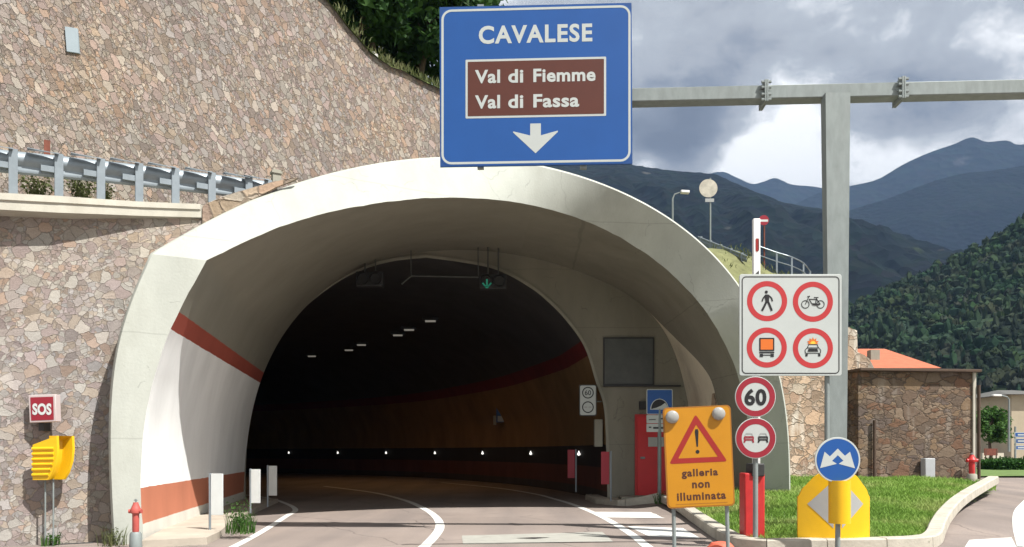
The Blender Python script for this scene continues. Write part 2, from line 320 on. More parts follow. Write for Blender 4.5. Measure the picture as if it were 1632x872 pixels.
def asphalt():
    m, nt, b, N, L = nodes('reddish_asphalt'); b.inputs['Roughness'].default_value = .88; b.inputs['Specular IOR Level'].default_value = .25
    tc = N('ShaderNodeTexCoord')
    n1 = N('ShaderNodeTexNoise'); n1.inputs['Scale'].default_value = .35; n1.inputs['Detail'].default_value = 5; L(tc.outputs['Object'], n1.inputs['Vector'])
    r1 = ramp(N, [(.3, (.20,.168,.15)), (.55, (.235,.198,.177)), (.72, (.27,.23,.205))]); L(n1.outputs['Fac'], r1.inputs[0])
    # lengthwise wear from wheels
    mp = N('ShaderNodeMapping'); mp.inputs['Scale'].default_value = (1.1, .06, 1); mp.inputs['Rotation'].default_value = (0, 0, .15); L(tc.outputs['Object'], mp.inputs['Vector'])
    n2 = N('ShaderNodeTexNoise'); n2.inputs['Scale'].default_value = 1; n2.inputs['Detail'].default_value = 3; L(mp.outputs[0], n2.inputs['Vector'])
    r2 = ramp(N, [(.35, (.86,.86,.87)), (.6, (1.08,1.06,1.04))]); L(n2.outputs['Fac'], r2.inputs[0])
    mx = N('ShaderNodeMix'); mx.data_type = 'RGBA'; mx.blend_type = 'MULTIPLY'; mx.inputs['Factor'].default_value = 1; L(r1.outputs[0], mx.inputs['A']); L(r2.outputs[0], mx.inputs['B'])
    n3 = N('ShaderNodeTexNoise'); n3.inputs['Scale'].default_value = 90; n3.inputs['Detail'].default_value = 2; L(tc.outputs['Object'], n3.inputs['Vector'])
    r3 = ramp(N, [(.35, (.72,.72,.72)), (.65, (1.25,1.25,1.25))]); L(n3.outputs['Fac'], r3.inputs[0])
    mx2 = N('ShaderNodeMix'); mx2.data_type = 'RGBA'; mx2.blend_type = 'MULTIPLY'; mx2.inputs['Factor'].default_value = .8; L(mx.outputs['Result'], mx2.inputs['A']); L(r3.outputs[0], mx2.inputs['B'])
    wv = N('ShaderNodeVectorMath'); wv.operation = 'MULTIPLY_ADD'; L(n1.outputs['Color'], wv.inputs[0]); wv.inputs[1].default_value = (1.6,1.6,0); L(tc.outputs['Object'], wv.inputs[2])
    vc = N('ShaderNodeTexVoronoi'); vc.feature = 'DISTANCE_TO_EDGE'; vc.voronoi_dimensions = '2D'; vc.inputs['Scale'].default_value = .33; L(wv.outputs[0], vc.inputs['Vector'])
    ck = math_n(N, L, 'MULTIPLY', math_n(N, L, 'LESS_THAN', vc.outputs['Distance'], .0045), .6)
    n4 = N('ShaderNodeTexNoise'); n4.inputs['Scale'].default_value = 1.7; n4.inputs['Detail'].default_value = 6; n4.inputs['Roughness'].default_value = .7; L(tc.outputs['Object'], n4.inputs['Vector'])
    sp_ = N('ShaderNodeMapRange'); sp_.inputs['From Min'].default_value = .6; sp_.inputs['From Max'].default_value = .72; sp_.inputs['To Max'].default_value = .3; L(n4.outputs['Fac'], sp_.inputs['Value'])
    mc = N('ShaderNodeMix'); mc.data_type = 'RGBA'; L(math_n(N, L, 'MAXIMUM', ck, sp_.outputs[0]), mc.inputs['Factor']); L(mx2.outputs['Result'], mc.inputs['A']); mc.inputs['B'].default_value = (.07,.06,.055,1)
    L(mc.outputs['Result'], b.inputs['Base Color'])
    bp = N('ShaderNodeBump'); bp.inputs['Strength'].default_value = .4; bp.inputs['Distance'].default_value = .01; L(n3.outputs['Fac'], bp.inputs['Height']); L(bp.outputs[0], b.inputs['Normal'])
    return m
M['asphalt'] = asphalt()

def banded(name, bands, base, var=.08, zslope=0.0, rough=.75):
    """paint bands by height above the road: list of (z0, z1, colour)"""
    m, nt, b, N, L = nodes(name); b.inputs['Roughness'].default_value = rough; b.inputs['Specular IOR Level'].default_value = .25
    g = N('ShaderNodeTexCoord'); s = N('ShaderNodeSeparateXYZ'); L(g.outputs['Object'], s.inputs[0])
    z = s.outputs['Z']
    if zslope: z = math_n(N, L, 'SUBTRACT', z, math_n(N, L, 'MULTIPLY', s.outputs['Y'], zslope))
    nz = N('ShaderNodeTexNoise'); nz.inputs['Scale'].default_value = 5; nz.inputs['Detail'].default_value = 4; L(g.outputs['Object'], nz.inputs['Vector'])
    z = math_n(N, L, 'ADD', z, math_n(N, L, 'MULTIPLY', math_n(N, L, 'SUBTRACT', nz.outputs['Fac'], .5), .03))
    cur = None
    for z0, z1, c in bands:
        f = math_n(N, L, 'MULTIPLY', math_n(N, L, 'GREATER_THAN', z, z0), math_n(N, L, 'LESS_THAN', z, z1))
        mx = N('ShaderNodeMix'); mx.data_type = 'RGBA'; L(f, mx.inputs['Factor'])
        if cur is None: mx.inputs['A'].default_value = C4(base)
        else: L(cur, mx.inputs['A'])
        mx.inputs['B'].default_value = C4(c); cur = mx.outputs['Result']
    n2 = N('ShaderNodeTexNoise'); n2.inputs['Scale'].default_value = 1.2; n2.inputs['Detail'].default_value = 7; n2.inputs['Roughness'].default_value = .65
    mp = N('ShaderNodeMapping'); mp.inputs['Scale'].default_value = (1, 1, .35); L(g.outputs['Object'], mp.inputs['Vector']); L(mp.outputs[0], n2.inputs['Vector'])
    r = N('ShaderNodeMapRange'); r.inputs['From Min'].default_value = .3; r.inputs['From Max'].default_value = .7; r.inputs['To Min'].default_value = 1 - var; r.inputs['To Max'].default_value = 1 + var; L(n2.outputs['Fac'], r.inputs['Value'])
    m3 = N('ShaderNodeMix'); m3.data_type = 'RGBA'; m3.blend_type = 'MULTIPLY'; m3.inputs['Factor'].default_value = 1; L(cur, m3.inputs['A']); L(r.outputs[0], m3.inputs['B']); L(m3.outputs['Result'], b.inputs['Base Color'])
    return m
CONC = (.24,.228,.185)
M['lining'] = banded('painted_lining', [(-1,.3,(.6,.58,.52)), (.3,.85,(.46,.17,.10)), (.85,3.30,(.82,.83,.82)), (3.30,3.58,(.33,.075,.05))], CONC, .1)
M['lining_plain'] = mat('bare_lining', CONC, .85, crack=.35, var=.12, scale=.9, bump=.12, bscale=20, spec=.2, stain=.5, staincol=(.17,.15,.11), streak=3)
M['sun_patch'] = mat('sun_patch_plaster', (.72,.66,.53), .85, var=.1, scale=1.5, bump=.1, stain=.45, staincol=(.26,.22,.16), streak=4)  # paler than the lining: sunlight on the right wall put into the colour
M['tube'] = banded('tunnel_paint_lamp_tint', [(-1,.3,(.06,.05,.04)), (.3,.95,(.12,.045,.03)), (.95,1.6,(.03,.026,.022)), (1.6,4.05,(.22,.135,.055)), (4.05,4.45,(.14,.02,.018))], (.06,.058,.056), .2)  # stripes are paint; the ochre band holds the orange lamp light in its colour

# ------------------------------------------------------------------ flat sign work
def text_polys(body, bold=.012, spacing=1.0):
    cu = bpy.data.curves.new('lettering', 'FONT'); cu.body = body; cu.size = 1; cu.offset = bold; cu.space_character = spacing; cu.resolution_u = 4
    o = bpy.data.objects.new('lettering', cu); COL.objects.link(o)
    dg = bpy.context.evaluated_depsgraph_get(); dg.update()
    me = bpy.data.meshes.new_from_object(o.evaluated_get(dg))
    vs = [(v.co.x, v.co.y) for v in me.vertices]; fs = [tuple(p.vertices) for p in me.polygons]
    bpy.data.objects.remove(o); bpy.data.curves.remove(cu); bpy.data.meshes.remove(me)
    return vs, fs
class Sheet:
    """flat shapes on one sign face, drawn in the face's own coordinates; layers sit 2 mm apart"""
    def __init__(s, c, m=0.0, roll=0.0, pivot=(0,0)): s.c, s.m, s.roll, s.pv = c, m, roll, pivot
    def pt(s, q, eps=0.0):
        x, y = q
        if s.roll:
            dx, dy = x - s.pv[0], y - s.pv[1]; ca, sa = math.cos(s.roll), math.sin(s.roll)
            x, y = s.pv[0] + dx * ca + dy * sa, s.pv[1] - dx * sa + dy * ca
        return PP(x, y, s.c, s.m) - Vector((0, eps, 0))
    def poly(s, mb, pts, layer): mb.ngon([s.pt(q, .002 * layer) for q in pts][::1])
    def ring(s, mb, c, r0, r1, layer, n=48):
        a = [(c[0] + r0 * math.cos(t), c[1] + r0 * math.sin(t)) for t in (2*math.pi*k/n for k in range(n+1))]
        b = [(c[0] + r1 * math.cos(t), c[1] + r1 * math.sin(t)) for t in (2*math.pi*k/n for k in range(n+1))]
        mb.grid([[s.pt(q, .002*layer) for q in a], [s.pt(q, .002*layer) for q in b]])
    def disc(s, mb, c, r, layer, n=48): s.poly(mb, circ(c, r, n), layer)
    def stroke(s, mb, pts, w, layer):
        for (x0, y0), (x1, y1) in zip(pts, pts[1:]):
            l = math.hypot(x1-x0, y1-y0) or 1; nx, ny = -(y1-y0)/l*w/2, (x1-x0)/l*w/2
            s.poly(mb, [(x0+nx,y0+ny),(x1+nx,y1+ny),(x1-nx,y1-ny),(x0-nx,y0-ny)], layer)
    def frame(s, mb, x0, y0, x1, y1, r, w, layer):
        a = rrect(x0, y0, x1, y1, r); b = rrect(x0+w, y0+w, x1-w, y1-w, max(.5, r-w))
        mb.grid([[s.pt(q, .002*layer) for q in a + a[:1]], [s.pt(q, .002*layer) for q in b + b[:1]]])
    def text(s, mb, body, x0, y0, x1, y1, layer, bold=.012, spacing=1.0):
        vs, fs = text_polys(body, bold, spacing)
        ax, bx = min(v[0] for v in vs), max(v[0] for v in vs); ay, by = min(v[1] for v in vs), max(v[1] for v in vs)
        mb.add([s.pt((x0 + (v[0]-ax)/(bx-ax)*(x1-x0), y1 - (v[1]-ay)/(by-ay)*(y1-y0)), .002*layer) for v in vs], fs)
    def plate(s, mb, pts, thick): mb.prism([s.pt(q) for q in pts], (0, thick, 0))
def circ(c, r, n=48): return [(c[0] + r*math.cos(2*math.pi*k/n), c[1] + r*math.sin(2*math.pi*k/n)) for k in range(n)]
def rrect(x0, y0, x1, y1, r, n=6):
    out = []
    for cx, cy, a0 in ((x1-r,y0+r,-90),(x1-r,y1-r,0),(x0+r,y1-r,90),(x0+r,y0+r,180)):
        for k in range(n+1):
            a = R(a0 + 90*k/n); out.append((cx + r*math.cos(a), cy + r*math.sin(a)))
    return out

# ================================================================== TUNNEL PORTAL
def v2(l): return [Vector((x, y, 0)) for x, y in l]
ZC = 4.43; K0 = 12.4 + .6 * 5.7; LEAN = .5
def rim(px, py, off=0.0):
    a = (px - CX) / F; b = (HOR - py) / F
    d = K0 / (1 - .6 * a)
    if H + b * d > ZC: d = (K0 + LEAN * (H - ZC)) / (1 - .6 * a - LEAN * b)
    return P(px, py, d + off)
N1, N2, N3 = 24, 44, 72
I_px = catmull(v2([(229,874),(220,780),(219,720),(228,640),(245,580),(268,515),(300,455),(330,415)]), N1)[:-1] \
     + catmull(v2([(330,415),(400,375),(480,346),(560,328),(640,316),(745,310)]), N2)[:-1] \
     + catmull(v2([(745,310),(800,314),(880,328),(920,340),(980,366),(1030,397),(1062,420),(1113,465),(1148,516),(1171,558),(1190,620),(1200,700),(1204,800)]), N3)
O_px = catmull(v2([(184,880),(176,760),(174,640),(180,540),(205,470),(243,405)]), N1)[:-1] \
     + catmull(v2([(243,405),(340,345),(440,300),(560,265),(690,247),(775,245)]), N2)[:-1] \
     + catmull(v2([(775,245),(870,262),(930,278),(1000,304),(1040,325),(1073,343),(1116,375),(1149,408),(1175,436),(1210,490),(1235,550),(1252,600),(1258,645),(1260,700),(1258,800)]), N3)
W_px = catmull(v2([(388,803),(388,740),(394,670),(411,598),(438,543)]), N1)[:-1] \
     + catmull(v2([(438,543),(497,473),(558,432),(620,408),(680,398),(740,396)]), N2)[:-1] \
     + catmull(v2([(740,396),(800,400),(870,413),(940,437),(1000,463),(1050,497),(1075,545),(1090,600),(1100,650),(1108,720),(1110,803)]), N3)
YW = 22.5
def smooth(pts, a, b, it=60):
    for _ in range(it):
        q = [p.copy() for p in pts]
        for i in range(a + 1, b): pts[i] = q[i] * .5 + (q[i-1] + q[i+1]) * .25
smooth(I_px, 0, N1, 40); smooth(I_px, N1, len(I_px) - 1, 120); smooth(O_px, 0, N1, 40); smooth(O_px, N1, len(O_px) - 1, 120); smooth(W_px, 0, len(W_px) - 1, 80)
NU = len(I_px)
chip = lambda p, s: noise.noise(p * 3.1) * s + noise.noise(p * 9.0) * s * .5
I3 = [rim(p.x, p.y) for p in I_px]
I3 = [p + Vector((chip(p, .012), 0, chip(p + Vector((9,9,9)), .012))) for p in I3]
O3 = [rim(p.x, p.y, -1.3 * sm(700, 1050, p.x)) for p in O_px]
W3 = [P(p.x, p.y, YW) for p in W_px]
for c in (I3, O3, W3):
    c[0].z = min(c[0].z, -.02); c[-1].z = min(c[-1].z, -.02)
root_portal = thing('tunnel_portal', (0, 17, 0), 'pale concrete tunnel mouth with red and white painted left wall in the stone hillside', 'tunnel')
AX = Vector((-.15, 1, 0)).normalized()
# collar: the cut face of the shell
mb = MB()
for r_ in (range(0, N1 + 1), range(N1, NU)): mb.grid([[O3[i].lerp(I3[i], t) for i in r_] for t in (0, .25, .5, .75, 1)])
mb.build('collar', M['concrete'], root_portal)
# outer shell with a thin rounded lip that catches the light
mb = MB()
cen = Vector((-.3, 0, 1.5))
def outw(p, e):
    d = Vector((p.x - cen.x, 0, p.z - cen.z)).normalized(); return p + d * e
mb.grid([O3, [outw(p, .05) + AX * .05 for p in O3], [outw(p, .07) + AX * .16 for p in O3], [outw(p, .08) + AX * 2 for p in O3], [outw(p, .08) + AX * (22.35 - p.y) for p in O3]])
mb.build('outer_shell', M['concrete'], root_portal)
# lining from the rim to the end wall; a slot stays open low on the right
S1 = [I3[i].lerp(W3[i], .35) for i in range(NU)]
k_split = N1 + N2 + 10
def seg(a, b, i0, i1, n):
    return [[a[i].lerp(b[i], t / n) for i in range(i0, i1)] for t in range(n + 1)]
mb = MB(); mb.grid(seg(I3, S1, 0, k_split + 1, 6)); mb.grid([[p for p in r] for r in seg(S1, W3, 0, k_split + 1, 10)])
mb.build('lining', M['lining'], root_portal, origin=(0, 0, 0))
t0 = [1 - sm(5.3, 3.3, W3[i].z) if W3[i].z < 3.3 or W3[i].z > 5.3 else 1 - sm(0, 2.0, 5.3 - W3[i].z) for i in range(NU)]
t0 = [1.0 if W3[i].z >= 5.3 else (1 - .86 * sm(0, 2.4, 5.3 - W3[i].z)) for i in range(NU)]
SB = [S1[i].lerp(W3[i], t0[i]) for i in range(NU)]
mb = MB(); mb.grid(seg(I3, S1, k_split, NU, 5)); mb.grid(seg(S1, SB, k_split, NU, 5))
mb.build('side_lining', M['lining_plain'], root_portal)
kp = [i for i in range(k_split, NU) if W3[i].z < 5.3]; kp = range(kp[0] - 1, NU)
mb = MB(); mb.grid([[SB[i].lerp(W3[i], t / 4) for i in kp] for t in range(5)])  # cut to the outline of the sunlit patch, its light painted in
mb.build('sunlit_wall_patch', M['sun_patch'], root_portal)
ks = [i for i in range(k_split, NU) if W3[i].z < 2.9]
mb = MB(); mb.grid([[SB[i] + Vector((-.012, -.012, 0)) for i in ks], [SB[i].lerp(W3[i], .3 * sm(2.9, 2.2, W3[i].z) if False else .28 * min(1, (2.95 - W3[i].z) / .7)) + Vector((-.02, -.02, 0)) for i in ks]])
mb.build('stone_facing', M['stone_ret'], root_portal, uv=lambda p: (p.y * 1.1, p.z), smooth=False)
# end wall with the tunnel opening
T_a = catmull(v2([(392,803),(392,740),(398,670),(415,600),(450,530),(500,478),(560,438),(620,418),(680,411)]), 70)[:-1]
T_b = catmull(v2([(680,411),(739,419),(793,431),(842,457),(875,483),(906,516),(932,555),(949,608),(962,649),(966,715),(968,803)]), 70)
T3 = [P(p.x, p.y, YW) for p in T_a + T_b]; T3[0].z = T3[-1].z = -.02
Wr = resample(W3[:N1+N2-3], 70)[:-1] + resample(W3[N1+N2-4:], 70)
mb = MB(); mb.grid([[Wr[i].lerp(T3[i], t/4) for i in range(len(T3))] for t in range(5)])
mb.build('end_wall', M['lining_plain'], root_portal)
# ring of the opening
mb = MB(); mb.grid([T3, [p + Vector((0, -.05, 0)) for p in T3], [outw(p, .08) + Vector((0, -.05, 0)) for p in T3], [outw(p, .08) for p in T3]][::-1])
mb.build('opening_edge', M['conc_grey'], root_portal)
# the tube bends away to the left
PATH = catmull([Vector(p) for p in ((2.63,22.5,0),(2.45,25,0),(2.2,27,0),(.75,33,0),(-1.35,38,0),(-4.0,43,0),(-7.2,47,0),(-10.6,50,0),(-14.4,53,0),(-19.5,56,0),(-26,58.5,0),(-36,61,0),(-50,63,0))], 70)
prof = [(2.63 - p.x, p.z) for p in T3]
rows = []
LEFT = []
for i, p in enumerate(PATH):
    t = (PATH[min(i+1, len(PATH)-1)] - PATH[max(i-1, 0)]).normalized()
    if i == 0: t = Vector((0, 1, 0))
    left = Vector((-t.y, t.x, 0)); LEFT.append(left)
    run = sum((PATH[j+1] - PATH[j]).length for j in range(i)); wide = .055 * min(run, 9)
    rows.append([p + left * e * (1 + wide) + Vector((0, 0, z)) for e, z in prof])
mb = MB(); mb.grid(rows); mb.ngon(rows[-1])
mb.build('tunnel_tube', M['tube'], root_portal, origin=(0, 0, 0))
def on_wall(px, z):                               # point on the right tunnel wall along the view ray at px
    for i in range(len(PATH) - 1):
        e = min(prof, key=lambda q: abs(q[1] - z) + (10 if q[0] > 4 else 0))[0]
        a = PATH[i] + LEFT[i] * e; b = PATH[i+1] + LEFT[i+1] * e
        pa, pb = CX + F * a.x / a.y, CX + F * b.x / b.y
        if pa >= px >= pb:
            q = a.lerp(b, (pa - px) / (pa - pb)); return Vector((q.x, q.y, z)), LEFT[i]
# door, dark panel, lamp box on the end wall
def q_end(x0, y0, x1, y1, d): return P(x0, y1, d), P(x1, y0, d)
a, b = q_end(1015, 664, 1080, 788, YW)
mb = MB(); mb.box((a.x - .06, YW - .07, .15), (b.x + .06, YW - .005, b.z + .06))
dfr = mb.build('door_frame', M['redpost'], root_portal)
mb = MB(); mb.box((a.x, YW - .1, .2), (b.x, YW - .073, b.z))
door = mb.build('door', M['reddoor'], root_portal, bevel=.006)
mb = MB(); l0, l1 = q_end(1032, 697, 1060, 712, YW); mb.box((l0.x, YW - .115, l0.z), (l1.x, YW - .103, l1.z)); mb.build('label_plate', M['white'], door)
mb = MB(); mb.box((a.x + .08, YW - .15, 1.2), (a.x + .2, YW - .103, 1.26)); mb.build('handle', M['galv'], door)
a, b = q_end(963, 540, 1040, 613, YW)
mb = MB(); mb.box((a.x, YW - .06, a.z), (b.x, YW - .005, b.z)); vp = mb.build('ventilation_panel', M['panel_dark'], root_portal, bevel=.01)
mb = MB()
fo = [Vector((x, YW - .07, z)) for x, z in ((a.x-.03,a.z-.03),(b.x+.03,a.z-.03),(b.x+.03,b.z+.03),(a.x-.03,b.z+.03))]; fi = [Vector((x, YW - .07, z)) for x, z in ((a.x+.005,a.z+.005),(b.x-.005,a.z+.005),(b.x-.005,b.z-.005),(a.x+.005,b.z-.005))]
mb.grid([[p + Vector((0,.066,0)) for p in fo + fo[:1]], fo + fo[:1], fi + fi[:1]])
mb.build('frame', M['dark'], vp)
mb = MB(); c = P(1085, 613, YW); mb.box((a.x - .02, YW - .12, c.z - .06), (c.x - .02, YW - .006, c.z - .02)); mb.build('cable_tray', M['dark'], root_portal)
a, b = q_end(1018, 640, 1028, 653, YW); mb = MB(); mb.box((a.x, YW - .14, a.z), (b.x, YW - .005, b.z)); mb.build('wall_lamp', M['dark'], root_portal, bevel=.01)
# conduit and box beside the opening
a, b = P(945, 712, YW), P(957, 668, YW)
mb = MB(); mb.box((2.29, YW + .15, a.z), (2.52, YW + .4, b.z))
o = mb.build('control_box', M['conc_grey'], origin=(2.4, YW + .3, a.z), bevel=.015, label='grey box on the tunnel wall under the dim speed sign', category='electrical box')

# ---- things inside the tunnel
mk = None
for px in (925, 848, 771, 695, 617, 540, 462):
    p, l = on_wall(px, 1.33)
    p = p + l * .06
    if mk is None:
        mk = thing('marker_light', (0, 0, 0), 'first lit white marker light on the right tunnel wall, beside the red marker panel', 'light', 'white marker lights along the tunnel wall')
        b_ = MB(); b_.lathe((0, 0, -.02), [(.075, -.06), (.085, -.02), (.085, .05), (.05, .08)], 12); b_.build('housing', M['dark'], mk)
        b_ = MB(); b_.lathe((0, -.085, 0), [(.004, -.06), (.05, -.035), (.055, 0), (.03, .04), (.012, .1)], 10); b_.build('lens', M['marker'], mk)
        o = mk
    else: o = copy_tree(mk)
    o.location = p
    nth = {848: 'second', 771: 'third', 695: 'fourth', 617: 'fifth', 540: 'sixth', 462: 'farthest, seventh'}
    if px != 925: o['label'] = f'{nth[px]} of seven lit marker lights, counted from the right, on the dark tunnel wall'
lt = None
for n_, (px, py, d, far) in enumerate(((686,512,30,'nearest and highest'),(652,526,32,'second nearest'),(634,533,34,'third nearest'),(576,550,36.5,'brightest'),(556,556,39,'small and faint one left of the brightest'),(497,568,41,'farthest'))):
    p = P(px, py, d); p.z = min(p.z, 6.25)
    if lt is None:
        lt = thing('ceiling_lamp', p, '', 'lamp', 'faint lamps along the tunnel ceiling')
        b_ = MB(); b_.box((p.x-.3, p.y-.1, p.z+.03), (p.x+.3, p.y+.1, p.z+.12)); b_.tube(p + Vector((0,0,.1)), p + Vector((0,0,.6)), .015, n=6); b_.build('housing', M['dark'], lt)
        b_ = MB(); b_.box((p.x-.19, p.y-.05, p.z-.03), (p.x+.19, p.y+.05, p.z+.028)); b_.build('lamp_tube', M['lamp_on'], lt)
        pl_ = bpy.data.lights.new('lamp_light', 'SPOT'); pl_.energy = 28; pl_.spot_size = R(165); pl_.spot_blend = 1; pl_.color = (1, .55, .2); pl_.shadow_soft_size = .15
        lo_ = bpy.data.objects.new('lamp_light', pl_); COL.objects.link(lo_); lo_.parent = lt; lo_.location = (0, 0, -.3)
        o = lt
    else: o = copy_tree(lt); o.location = p
    o['label'] = f'{far} of the faint lamps under the tunnel ceiling'
def signal(cx, cy, lit):
    d = 21.9; c = P(cx, cy, d)
    t = thing('lane_signal', c, 'dark lane signal with a lit green arrow hanging under the tunnel crown' if lit else 'unlit dark lane signal hanging left under the tunnel crown', 'traffic signal', 'lane signals under the tunnel crown')
    b_ = MB(); b_.box((c.x-.36, d-.12, c.z-.2), (c.x+.36, d+.12, c.z+.2)); b_.build('housing', M['dark'], t, bevel=.02)
    b_ = MB()
    for s in (-.14, .14):
        b_.tube((c.x+s, d, c.z+.19), (c.x+s, d, c.z+1.05), .02, n=8)
    b_.build('hanger', M['panel_dark'], t)
    for k, s in enumerate((-.17, .17)):
        b_ = MB(); b_.path([(c.x+s, d-.12, c.z), (c.x+s, d-.2, c.z)], [.15, .155], 18, caps=False); b_.build('hood', M['black'], t)
    if lit:
        sh = Sheet(d - .125); b_ = MB(); x, y = cx - 10, cy + 2
        for pts in ([(x,y-7),(x,y+7)], [(x-7,y-1),(x,y+7)], [(x+7,y-1),(x,y+7)]): sh.stroke(b_, pts, 2.6, 1)
        b_.build('arrow', M['green_on'], t)
signal(786, 450, True); signal(590, 446, False)
c0, c1 = P(655, 440, 21.9), P(762, 442, 21.9)
mb = MB(); mb.path([c0, c1], .02, 8); mb.path([c0 + Vector((-.25, 0, -.22)), c0], .02, 8)
mb.path([c0, c0 + Vector((0, 0, .8))], .015, 6); mb.path([c1, c1 + Vector((0, 0, .8))], .015, 6)
mb.build('cable_conduit', M['panel_dark'], origin=c0, label='thin grey conduit strung between the two hanging lane signals', category='conduit')
# small sign pair on the tunnel wall: end of 60, end of no overtaking, in dull grey
d = 22.15; sh = Sheet(d)
t = thing('tunnel_sign', P(937, 662, d), 'tall white sign with two black rings at the edge of the tunnel opening', 'road sign')
mb = MB(); sh.plate(mb, rrect(923, 613, 951, 663, 3), .04); mb.build('panel', M['dark'], t)
mb = MB(); sh.poly(mb, rrect(924.5, 614.5, 949.5, 661.5, 2.5), 1); mb.build('face', M['white'], t)
mb = MB(); sh.ring(mb, (937, 626), 9.3, 7.6, 2); sh.ring(mb, (937, 649), 9.3, 7.6, 2)
mb.build('ring', M['black'], t)
mb = MB(); sh.text(mb, '60', 932, 622, 942, 630, 2); mb.build('numeral', M['black'], t)
mb = MB(); sh.stroke(mb, [(931, 649), (936, 649)], 2.4, 2); sh.stroke(mb, [(938, 649), (943, 649)], 2.4, 2); mb.build('symbol', M['greyfilm'], t)
mb = MB(); mb.tube(P(950, 640, d + .03), P(958, 640, YW), .02, n=6); mb.build('bracket', M['galv'], t)
# blue emergency sign on the far wall
p, l = on_wall(800, 2.7); d = p.y - .35; sh = Sheet(d)
t = thing('emergency_sign', P(800, 672, d), 'small dim blue sign with a white line drawing deep on the tunnel wall', 'sign')
mb = MB(); sh.plate(mb, [(791,640),(811,640),(811,673),(791,673)], .25); mb.build('panel', M['bluedark'], t)
mb = MB(); sh.poly(mb, [(792.5,641.5),(809.5,641.5),(809.5,661),(792.5,661)], 1); mb.build('face', M['blue'], t)
mb = MB(); sh.poly(mb, [(793,663),(810,663),(810,672),(793,672)], 1); sh.stroke(mb, [(797,646),(804,648),(806,653),(800,659)], 1.5, 2); mb.build('symbol', M['greyfilm'], t)
mb = MB(); mb.box(tuple(P(786, 677, d + .1)), tuple(P(791, 663, d + .4))); mb.build('side_box', M['conc_grey'], t)

# ================================================================== GROUND, ROADS, KERBS
S_ = dict(kind='structure')
def spaced(lo, hi, near, n):
    out = []
    for i in range(-n, n + 1):
        t = i / n; out.append(math.copysign(near * abs(t) * n * .5 * (1 - abs(t)) + (hi if t > 0 else -lo) * abs(t) ** 5, t))
    return sorted(set(out))
xs = spaced(-7000, 7000, 6, 30); ys = [y + 20 for y in spaced(-7000, 9000, 6, 30)]
mb = MB(); mb.grid([[(x, y, slope(x, y) - .12 + (0 if max(abs(x), abs(y)) < 300 else .0)) for x in xs] for y in ys])
mb.build('ground', M['ground'], None, kind='structure')
# road sheet (both arms) and the carriageway inside the tunnel
def road_cell(x, y): return y < 22.6 or (x > 6.9 and y < 90)
mb = MB(); gx = [-40 + i * 1.0 for i in range(101)]; gy = [-30 + 1.0 * i for i in range(52)] + [22.5] + [23.5 + i * 2 for i in range(34)]
gy = sorted(gy); idx = {}
for j in range(len(gy) - 1):
    for i in range(len(gx) - 1):
        if not road_cell((gx[i] + gx[i+1]) / 2, (gy[j] + gy[j+1]) / 2): continue
        f = []
        for (ii, jj) in ((i,j),(i+1,j),(i+1,j+1),(i,j+1)):
            if (ii, jj) not in idx:
                idx[(ii, jj)] = len(mb.v); mb.v.append(Vector((gx[ii], gy[jj], slope(gx[ii], gy[jj]))))
            f.append(idx[(ii, jj)])
        mb.f.append(tuple(f)); mb.mi.append(0)
mb.grid([[PATH[i] - LEFT[i] * .3 + Vector((0, 0, -.004)), PATH[i] + LEFT[i] * 15.5 + Vector((0, 0, -.004))] for i in range(len(PATH))])
mb.build('road', M['asphalt'], None, **S_)

def ribbon(mb, pts, w, lift):
    pts = [Vector(p) for p in pts]; a = []; b = []
    for i, p in enumerate(pts):
        t = pts[min(i+1, len(pts)-1)] - pts[max(i-1, 0)]; t.z = 0; t.normalize(); n = Vector((-t.y, t.x, 0))
        l = p + n * w / 2; r = p - n * w / 2
        for q, o in ((l, a), (r, b)): o.append(Vector((q.x, q.y, slope(q.x, q.y) + lift)))
    mb.grid([a, b])
def gpts(l, n=30): return catmull([G(x, y) for x, y in l], n)
def mark(name, mb, m='mark'): return mb.build(name, M[m], None, smooth=False, **S_)
LFT = .004
# left edge line, centre line, right edge line: they follow the bend into the tunnel
le = [G(300, 905), G(372, 872), G(420, 846), G(456, 823), Vector((-5.2, 19.6, 0)), Vector((-6.1, 22.0, 0)), Vector((-7.6, 25, 0)), Vector((-10, 28, 0))]
mb = MB(); ribbon(mb, catmull(le, 40), .13, LFT); mark('road_edge_line', mb)
ce = [G(640, 900), G(676, 872), G(699, 846), G(700, 832), G(690, 820), G(674, 810), Vector((-3.1, 23.5, 0)), Vector((-4.8, 28, 0)), Vector((-7.6, 33, 0))]
mb = MB(); ribbon(mb, catmull(ce, 40), .17, LFT); mark('road_centre_line', mb)
re_ = [G(1075, 905), G(1032, 872), G(1004, 850), G(960, 824), G(915, 805), G(880, 794.5), Vector((.75, 27, 0)), Vector((-.6, 31.5, 0)), Vector((-3.2, 37, 0))]
mb = MB(); ribbon(mb, catmull(re_, 40), .16, LFT); mark('road_edge_line', mb)
for q in ([(945,816),(1040,816.5),(1060,826),(970,825)], [(1000,839),(1088,842),(1116,858),(1034,855)]):
    mb = MB(); mb.ngon([G(x, y) + Vector((0, 0, LFT)) for x, y in q]); mark('hatch_bar', mb)
mb = MB(); mb.ngon([G(x, y) + Vector((0, 0, LFT)) for x, y in [(736,854),(960,848),(978,864),(738,868)]]); mark('concrete_patch', mb, 'patch')
mb = MB(); mb.ngon([G(x, y) + Vector((0, 0, .008)) for x, y in [(822,858.5),(850,857),(876,857.2),(852,859.6)]]); mark('drain_slot', mb, 'slot_shadow')
mb = MB(); ribbon(mb, [G(640, 868.5), G(860, 865.5), G(1125, 862.5)], .045, .009); mark('beam_shadow_line', mb, 'slot_shadow')  # dark strip painted in as the gantry beam's shadow across the road
